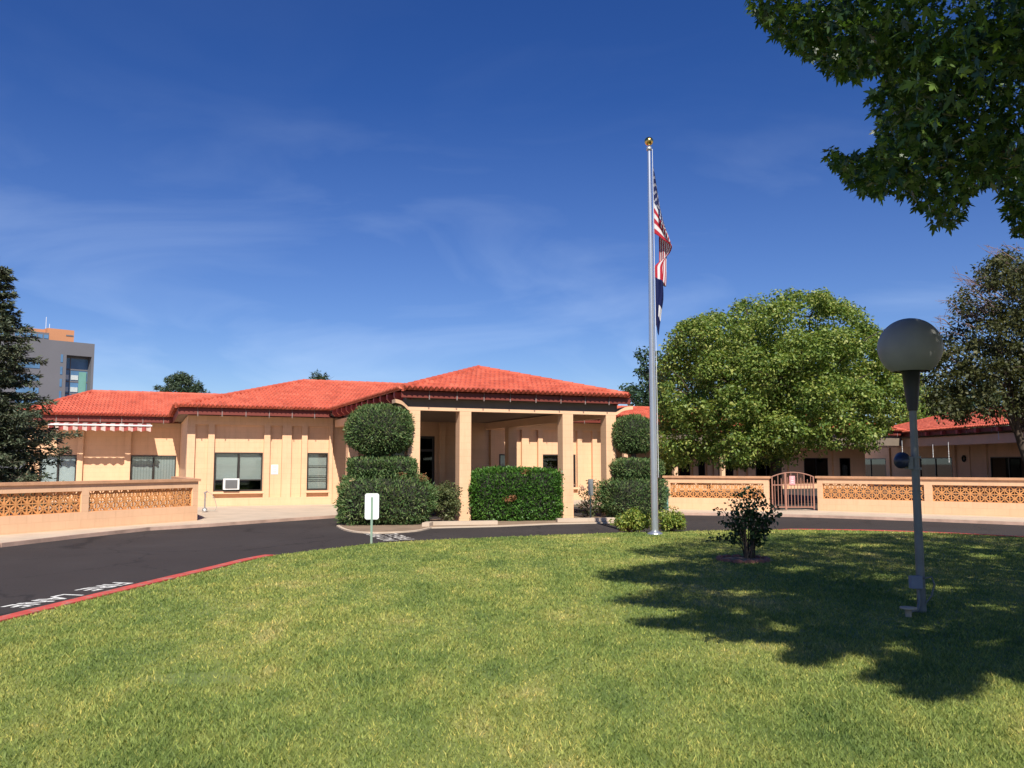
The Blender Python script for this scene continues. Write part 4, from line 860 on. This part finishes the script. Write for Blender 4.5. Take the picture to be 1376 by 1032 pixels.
# big pale green tree behind the right wall
dc = 36.; cx_ = at(1045, dc)[0]; prof = lin((1.2,4.1),(2.2,5.2),(3.6,5.45),(5.2,5.2),(6.4,4.7),(7.4,4.0),(8.3,2.9),(8.8,2.0),(9.15,1.0)); C = []; Rc = []; LC = []; tries = 0
while len(LC) < 90 and tries < 12000:
    tries += 1; z = random.uniform(1.7, 8.6); a = random.uniform(0, 2*math.pi); r_ = prof(z)-.75; p = np.array([cx_+r_*math.cos(a), dc+.85*r_*math.sin(a), z])
    if all(np.linalg.norm(p-q) > 1.42 for q in LC): LC.append(p)
for p in LC:
    rl = random.uniform(.8, 1.12); o_ = p-np.array([cx_, dc, 4.2]); o_ = o_/np.linalg.norm(o_)
    for k_ in range(24):
        v = rdir(1)[0]
        if v.dot(o_) < -.25 and v[2] < .3: v = -v
        C.append(p+v*rl*np.array([1,1,.8])*random.uniform(.75,1.0)); Rc.append(random.uniform(.26,.46))
for k_ in range(800):
    v = rdir(1)[0]*random.random()**.4; z = 4.9+v[2]*3.1; r_ = prof(z)*.84; C.append(np.array([cx_+v[0]*r_, dc+v[1]*r_*.85, z])); Rc.append(random.uniform(.6,.9))
pz = [(905,660),(880,640),(880,600),(889,560),(886,520),(892,480),(905,447),(925,432),(950,425),(985,408),(1020,398),(1060,393),(1105,396),(1145,410),(1165,428),(1185,450),(1198,480),(1212,520),(1208,555),(1190,580),(1172,606),(1150,600),(1128,596),(1112,604),(1090,598),(1075,590),(1062,612),(1045,626),(1030,628),(1010,622),(985,632),(965,618),(945,614),(925,622),(900,628)]
C = np.array(C); u_, v_, _k = proj(C); kp = inpoly(u_, v_, pz); C = C[kp]; Rc = np.array(Rc)[kp]
tree('broad_crowned_tree', 'broad rounded pale green tree behind the wall and iron gate', (*at(1040,38.5), -.1), (*at(1042,38), 2.6), C, Rc, 72, .143, m_ash, .28, droop=.35, nl=50)
# dark tree at the right edge
dk_ = 33.; C = []; Rc = []; cx_ = at(1395, dk_)[0]
pzd = [(1236,520),(1245,480),(1262,452),(1276,428),(1290,395),(1312,372),(1330,345),(1350,340),(1376,345),(1460,330),(1560,400),(1600,500),(1560,590),(1450,580),(1376,553),(1350,552),(1330,560),(1310,556),(1285,562),(1262,556),(1245,550)]
for k_ in range(1500):
    u_, v_ = random.uniform(1236,1600), random.uniform(332,590)
    if not inpoly(np.array([u_]), np.array([v_]), pzd)[0]: continue
    if u_ < 1335 and v_ < 455 and random.random() < .55: continue
    d = dk_+random.uniform(-1,1)*3.2*math.sqrt(max(.05, 1-((u_-1420)/200)**2)); r_ = ray(u_, v_); t_ = d/r_[1]; C.append((r_[0]*t_, d, CAM_H+r_[2]*t_)); Rc.append(random.uniform(.28,.6))
C = np.array(C)
o = tree('dark_tree', 'dark olive tree with twiggy crown at the right edge over the annex roof', (*at(1392,dk_), -.1), (*at(1362,dk_), zt(560,dk_)), C, np.array(Rc), 64, .15, m_oak, .17, nl=34)
tw = MB()
for k_ in range(70):
    px, py = random.choice([(1290,400),(1305,380),(1275,440),(1330,360),(1265,470),(1320,395),(1345,350),(1285,425)]); px += random.uniform(-25,15); py += random.uniform(-25,25); d = dk_+random.uniform(-1.5,1.5); r_ = ray(px, py); e = Vector(r_)*(d/r_[1])+Vector((0,0,CAM_H)); s_ = e+Vector((random.uniform(.6,1.5), random.uniform(-.3,.3), random.uniform(-.9,-.1))); tw.tube([s_, s_.lerp(e,.5)+Vector((0,0,.12)), e], [.018,.012,.006], 4, False)
    for q in range(3): f_ = s_.lerp(e, random.uniform(.4,.9)); tw.tube([f_, f_+Vector((random.uniform(-.45,.05), random.uniform(-.2,.2), random.uniform(-.05,.4)))], [.009,.004], 4, False)
tw.build('bare_twigs', m_twig, o)
# trees behind the buildings
def dome(px, d, py0, py1, wpx, n, rr, jx=1., low=.0):
    z1 = zt(py0, d); z0 = zt(py1, d); w = wpx/FPX*d/2; x = at(px, d)[0]; C = []; Rr = []
    for k_ in range(n):
        v = rdir(1)[0]*(random.random()**.33); C.append((x+v[0]*w*(1-.25*max(v[2],0)), d+v[1]*w, (z0+z1)/2+v[2]*(z1-z0)/2)); Rr.append(rr*random.uniform(.7,1.3))
    return np.array(C), np.array(Rr)
C, Rc = dome(873, 61, 470, 600, 66, 95, .62); tree('airy_tree', 'airy blue green tree rising behind the portico and flagpole', (*at(868,61), 0), (*at(868,61), 3.5), C, Rc, 75, .26, m_far, .2, group=None)
C, Rc = dome(1216, 70, 498, 590, 90, 110, .8); tree('yellow_green_tree', 'yellow green tree seen between broad tree and dark tree', (*at(1216,70), 0), (*at(1216,70), 3), C, Rc, 75, .28, m_ash, .2)
C, Rc = dome(1310, 75, 505, 590, 150, 150, .9); tree('mid_green_tree', 'mid green tree behind the annex roof and dark tree', (*at(1310,75), 0), (*at(1310,75), 3), C, Rc, 70, .28, m_far, .2)
C, Rc = dome(241, 74, 503, 566, 76, 120, .42); tree('pine_tree', 'rounded bluish pine showing over the left wing roof', (*at(241,74), 0), (*at(241,74), 4), C, Rc, 70, .30, m_pine, .2, T_NEEDLE, 0, aspect=2.)
C, Rc = dome(427, 78, 498, 560, 26, 40, .42); tree('pine_tree', 'narrow pine tip showing over the main roof ridge', (*at(427,78), 0), (*at(427,78), 4), C, Rc, 60, .30, m_pine, .16, T_NEEDLE, 0, aspect=2.)

# spruce at the left edge
def spruce(bx, by, zt_, r_base, z_low):
    root = empty('spruce_tree', (bx, by, 0), 0, 'dark grey green spruce behind the left wall at the left edge', 'tree'); mb = MB(); mb.tube([(0,0,-.1),(0,0,zt_*.5),(0,0,zt_)], [.20,.12,.02], 9); PP = []; DD = []; NN = []; SS = []
    z = z_low; lev = 0
    while z < zt_-.15:
        fr = (zt_-z)/(zt_-z_low); rad = r_base*(fr**.72)*(1+.17*math.sin(z*2.6+.6)); nbr = int(6+8*fr)
        for k_ in range(nbr):
            a = 2*math.pi*(k_+random.random()*.7)/nbr+lev*.7; Lb = rad*random.uniform(.6,1.2); dirh = Vector((math.cos(a), math.sin(a), 0)); up = random.uniform(-.06,.12)-.20*fr*.4
            pts = [Vector((0,0,z)), Vector((0,0,z))+dirh*Lb*.55+Vector((0,0,(up-.10)*Lb*.55)), Vector((0,0,z))+dirh*Lb+Vector((0,0,up*Lb))]
            mb.tube(pts, [.028*fr+.01,.016*fr+.006,.004], 4, False); side = Vector((-dirh.y, dirh.x, 0)); m_ = int(26+60*Lb)
            for q in range(m_):
                u = (q+random.random())/m_; u = .12+.88*u; p = pts[0].lerp(pts[1], u/.55) if u < .55 else pts[1].lerp(pts[2], (u-.55)/.45); wd_ = (1-u)*.42*Lb*.6+.09; sd_ = random.uniform(-1,1); p = p+side*sd_*wd_+Vector((0,0,-abs(sd_)*wd_*.25+random.uniform(-.06,.05)))
                PP.append(tuple(p)); dd_ = dirh*.75+side*sd_*.8+Vector((random.uniform(-.4,.4), random.uniform(-.4,.4), random.uniform(-.55,.35))); DD.append(tuple(dd_)); NN.append((random.uniform(-.7,.7), random.uniform(-.7,.7), 1)); SS.append(random.uniform(.10,.20))
        z += .20+.10*random.random(); lev += 1
    P = np.array(PP); D = np.array(DD); N = np.array(NN); s = np.array(SS)
    V1, F1 = leaf_arrays(P, D, N, s, T_SPRAY, 1.1); V2, F2 = leaf_arrays(P+rng.normal(0,.04,P.shape), D+rng.normal(0,.5,D.shape), N+rng.normal(0,.8,N.shape), s*.85, T_SPRAY, 1.1)
    fast('crown', np.concatenate([V1,V2]), np.concatenate([F1,F2+len(V1)]), m_spruce, root); mb.build('trunk', m_bark, root)
bx, by = at(-14, 24.6); spruce(bx, by, zt(344, 24.6), 2.25, .5)

# the maple overhead: trunk stands to the right of the frame, its limbs reach out over the lawn
polyM = [(1000,-60),(1004,0),(1018,22),(1040,48),(1062,60),(1080,78),(1100,80),(1112,96),(1135,102),(1152,114),(1160,98),(1176,96),(1186,82),(1190,112),(1172,126),(1165,142),(1182,150),(1176,182),(1186,192),(1168,204),(1140,208),(1122,195),(1108,204),(1118,224),(1134,232),(1146,254),(1186,262),(1198,252),(1212,266),(1226,258),(1230,278),(1248,284),(1252,302),(1270,306),(1288,296),(1300,280),(1298,264),(1318,252),(1340,244),(1352,268),(1348,284),(1358,296),(1354,310),(1366,320),(1376,314),(1420,330),(1700,340),(3200,340),(3200,-60)]
polyS = [(865,721),(905,728),(832,741),(915,753),(798,768),(800,778),(905,789),(822,804),(828,811),(945,821),(838,834),(850,841),(975,853),(925,860),(1030,862),(1085,868),(1040,884),(1090,894),(1150,872),(1185,890),(1150,914),(1235,915),(1195,928),(1236,939),(1300,931),(1325,898),(1376,917),(1500,960),(2200,1000),(2600,700),(2000,702),(1376,717),(1000,716)]
gaps = [(1050,846,26,8),(960,762,44,4.5),(1180,776,34,4.5),(1212,870,30,11),(1005,797,36,5),(1110,803,28,4),(935,797,22,4),(1290,790,30,4),(1330,815,40,6),(1140,835,26,4.5),(1260,842,26,5),(1335,862,34,8),(1080,765,26,3),(1250,745,40,3),(1150,733,36,2.4),(1040,741,30,2.6),(1340,748,30,3),(1105,862,30,5),(900,770,20,3),(1350,892,18,8),(1000,822,24,4),(1200,808,26,4),(985,838,20,4)]
def keep_maple(P):
    u, v, ok = proj(P); inside = ok & (u > -60) & (u < 1440) & (v > -30) & (v < 1100); k1 = ~inside | inpoly(u, v, polyM)
    t = P[:, 2]/sunv.z; G = np.column_stack([P[:,0]-sunv.x*t, P[:,1]-sunv.y*t, np.zeros(len(P))]); gu, gv, gok = proj(G); gu = gu+rng.normal(0, 9, len(P)); gv = gv+rng.normal(0, 1.0, len(P))*np.clip((gv-690)/70, .4, 3)
    for q_ in gaps[::2]+gaps[3:12:4]: k1 &= ((gu-q_[0])/q_[2])**2+((gv-q_[1])/q_[3])**2+.75*np.sin(gu*.16+q_[0])*np.sin(gv*.55+q_[1])+.5*np.sin(gu*.07+q_[1]) > 1-.5*rng.random(len(P))
    vis = gok & (gu > -200) & (gu < 1480) & (gv < 1150); k2 = ~vis | inpoly(gu, gv, polyS)
    return k1 & k2
C = []
while len(C) < 2700:
    v = rdir(1)[0]*(.55+.45*random.random()**.6); p = np.array([10.2, 5.8, 6.7])+v*np.array([8.6, 7.2, 3.7])
    if p[2] > 2.6 and p[0] > .8 and np.hypot(p[0], p[1]) > 3: C.append(p)
for px, py, d in [(1010,10,7),(1040,30,7.2),(1080,60,7.4),(1120,85,7.6),(1150,100,7.5),(1120,210,7.8),(1150,230,7.8),(1180,240,8),(1215,250,8),(1255,280,8),(1275,290,8.1),(1370,300,8.3),(1360,270,8.2),(1200,110,7.8),(1195,180,8),(1230,200,8),(1260,140,8.4),(1300,200,8.2),(1300,100,7.8),(1350,150,8),(1240,60,7.6),(1180,40,7.5),(1120,30,7.4),(1330,40,7.6),(1340,220,8.6),(1280,240,8.5)]:
    for q in range(13 if px < 1090 else 9 if px < 1230 else 5):
        r_ = ray(px+random.uniform(-24,24), py+random.uniform(-24,24)); dd_ = d+random.uniform(-.9,1.1); C.append(np.array([r_[0]*dd_/r_[1], dd_, CAM_H+r_[2]*dd_/r_[1]]))
q = 0
while q < 1500:      # fill the part of the crown that shades the lawn
    u_, v_ = random.uniform(818,1480), random.uniform(716,960)
    if not inpoly(np.array([u_]), np.array([v_]), polyS)[0]: continue
    q += 1; g_ = gr(u_, v_); z = random.uniform(3.6, 10); C.append(np.array([g_[0]+sunv.x/sunv.z*z, g_[1]+sunv.y/sunv.z*z, z]))
C = np.array(C)
tr_ = tree('maple_tree', 'overhanging leafy maple filling the top right corner above the lawn', (10.4,4.6,-.1), (10.2,5.0,3.6), C[keep_maple(C)], .34, 58, .090, m_maple, .32, T_MAPLE, droop=.55, nl=60, flat=.8, keep=keep_maple, upb=.55, lkeep=lambda P: (lambda u, v, ok: ~(ok & (u > -20) & (u < 1400) & (v < 1050)) | inpoly(u, v, polyM))(*proj(P)))

# ================================================================ DISTANT TOWER
dT0 = 240.; tx0 = at(8, dT0)[0]; tx1 = at(122.5, 256)[0]; ph = math.atan2(256-dT0, tx1-tx0); TWL = math.hypot(256-dT0, tx1-tx0)
tw_ = empty('office_tower', (tx0, dT0, 0), ph, 'distant grey office tower with blue glazed corner and orange rooftop block', 'tower')
HT = zt(461, 254); m_tg = M('grey_tower_cladding', (.135,.135,.15), .7, .06, .1); m_tgl = M('blue_tower_glass', (.09,.19,.33), .25, .3, .15, spec=.5); m_tgr = M('green_tower_glass', (.14,.30,.26), .2, .2, .2); m_or = M('orange_panel', (.52,.23,.11), .8, .05, .1)
def ta(px):
    d = ray(px, 615)[:2]; t_ = (np.array([tx0, dT0]).dot((-math.sin(ph), math.cos(ph))))/d.dot((-math.sin(ph), math.cos(ph))); q = d*t_-np.array([tx0, dT0]); return float(q.dot((math.cos(ph), math.sin(ph))))
g0_, g1_ = ta(83), ta(117); zg = HT-4.0
MB().box(-14, g0_, 0, 18, 0, HT).box(g1_, TWL, 0, 18, 0, HT).box(g0_, g1_, 0, 18, zg, HT).box(g0_, g1_, 3.2, 18, 0, zg).build('wall', m_tg, tw_)
gz = MB().box(g0_, g1_, 3.0, 3.19, 0, zg).build('glazing', m_tgl, tw_); fm = MB()
for k_ in range(9): fm.box(g0_, g1_, 2.9, 2.99, zg-.55-k_*3.6, zg-.1-k_*3.6)
fm.box(g0_+(g1_-g0_)*.28, g0_+(g1_-g0_)*.31, 2.85, 2.99, 0, zg); fm.build('mullion', m_tg, gz)
m_spd = M('pale_spandrel', (.5,.55,.55), .5)
for k_ in range(1, 6): MB().box(g0_+(g1_-g0_)*.08, g0_+(g1_-g0_)*.24, 2.8, 2.89, zg-5.6-k_*3.6+2.2, zg-4.4-k_*3.6+2.4).build('spandrel', m_spd, gz); MB().box(g0_+(g1_-g0_)*.33, g0_+(g1_-g0_)*.62, 2.8, 2.89, zg-5.6-k_*3.6+2.2, zg-4.4-k_*3.6+2.4).build('spandrel', m_spd, gz)
MB().box(g0_+(g1_-g0_)*.64, g1_-.4, 2.7, 2.79, 0, zg-4.5).build('pane', m_tgr, gz)
for k_ in range(6): MB().box(ta(16), ta(47), -.12, -.005, HT-8.6-k_*3.6, HT-7.0-k_*3.6).build('window', m_tgl, tw_); MB().box(ta(75), ta(78), -.12, -.005, HT-6.3-k_*3.6, HT-4.0-k_*3.6).build('window', m_tgl, tw_)
MB().box(ta(10), ta(59), .8, 10, HT, HT+2.1).build('parapet_storey', m_tg, tw_)
for k_ in range(6): MB().box(ta(12+k_*8), ta(18+k_*8), .69, .79, HT+.4, HT+1.5).build('window', m_tgl, tw_)
MB().box(ta(64), ta(101), 6, 17, HT, HT+4.3).box(ta(36), ta(64)-.01, 8, 17, HT, HT+4.0).build('rooftop_block', m_or, tw_)
MB().box(ta(90), ta(100), 5.88, 5.99, HT+2.4, HT+2.8).build('louvre', m_tg, tw_)
MB().tube([(ta(66),9,HT+4.2),(ta(66),9,HT+8)], .07, 6).tube([(ta(71),9,HT+4.2),(ta(71),9,HT+6)], .07, 6).build('antenna', m_white, tw_)
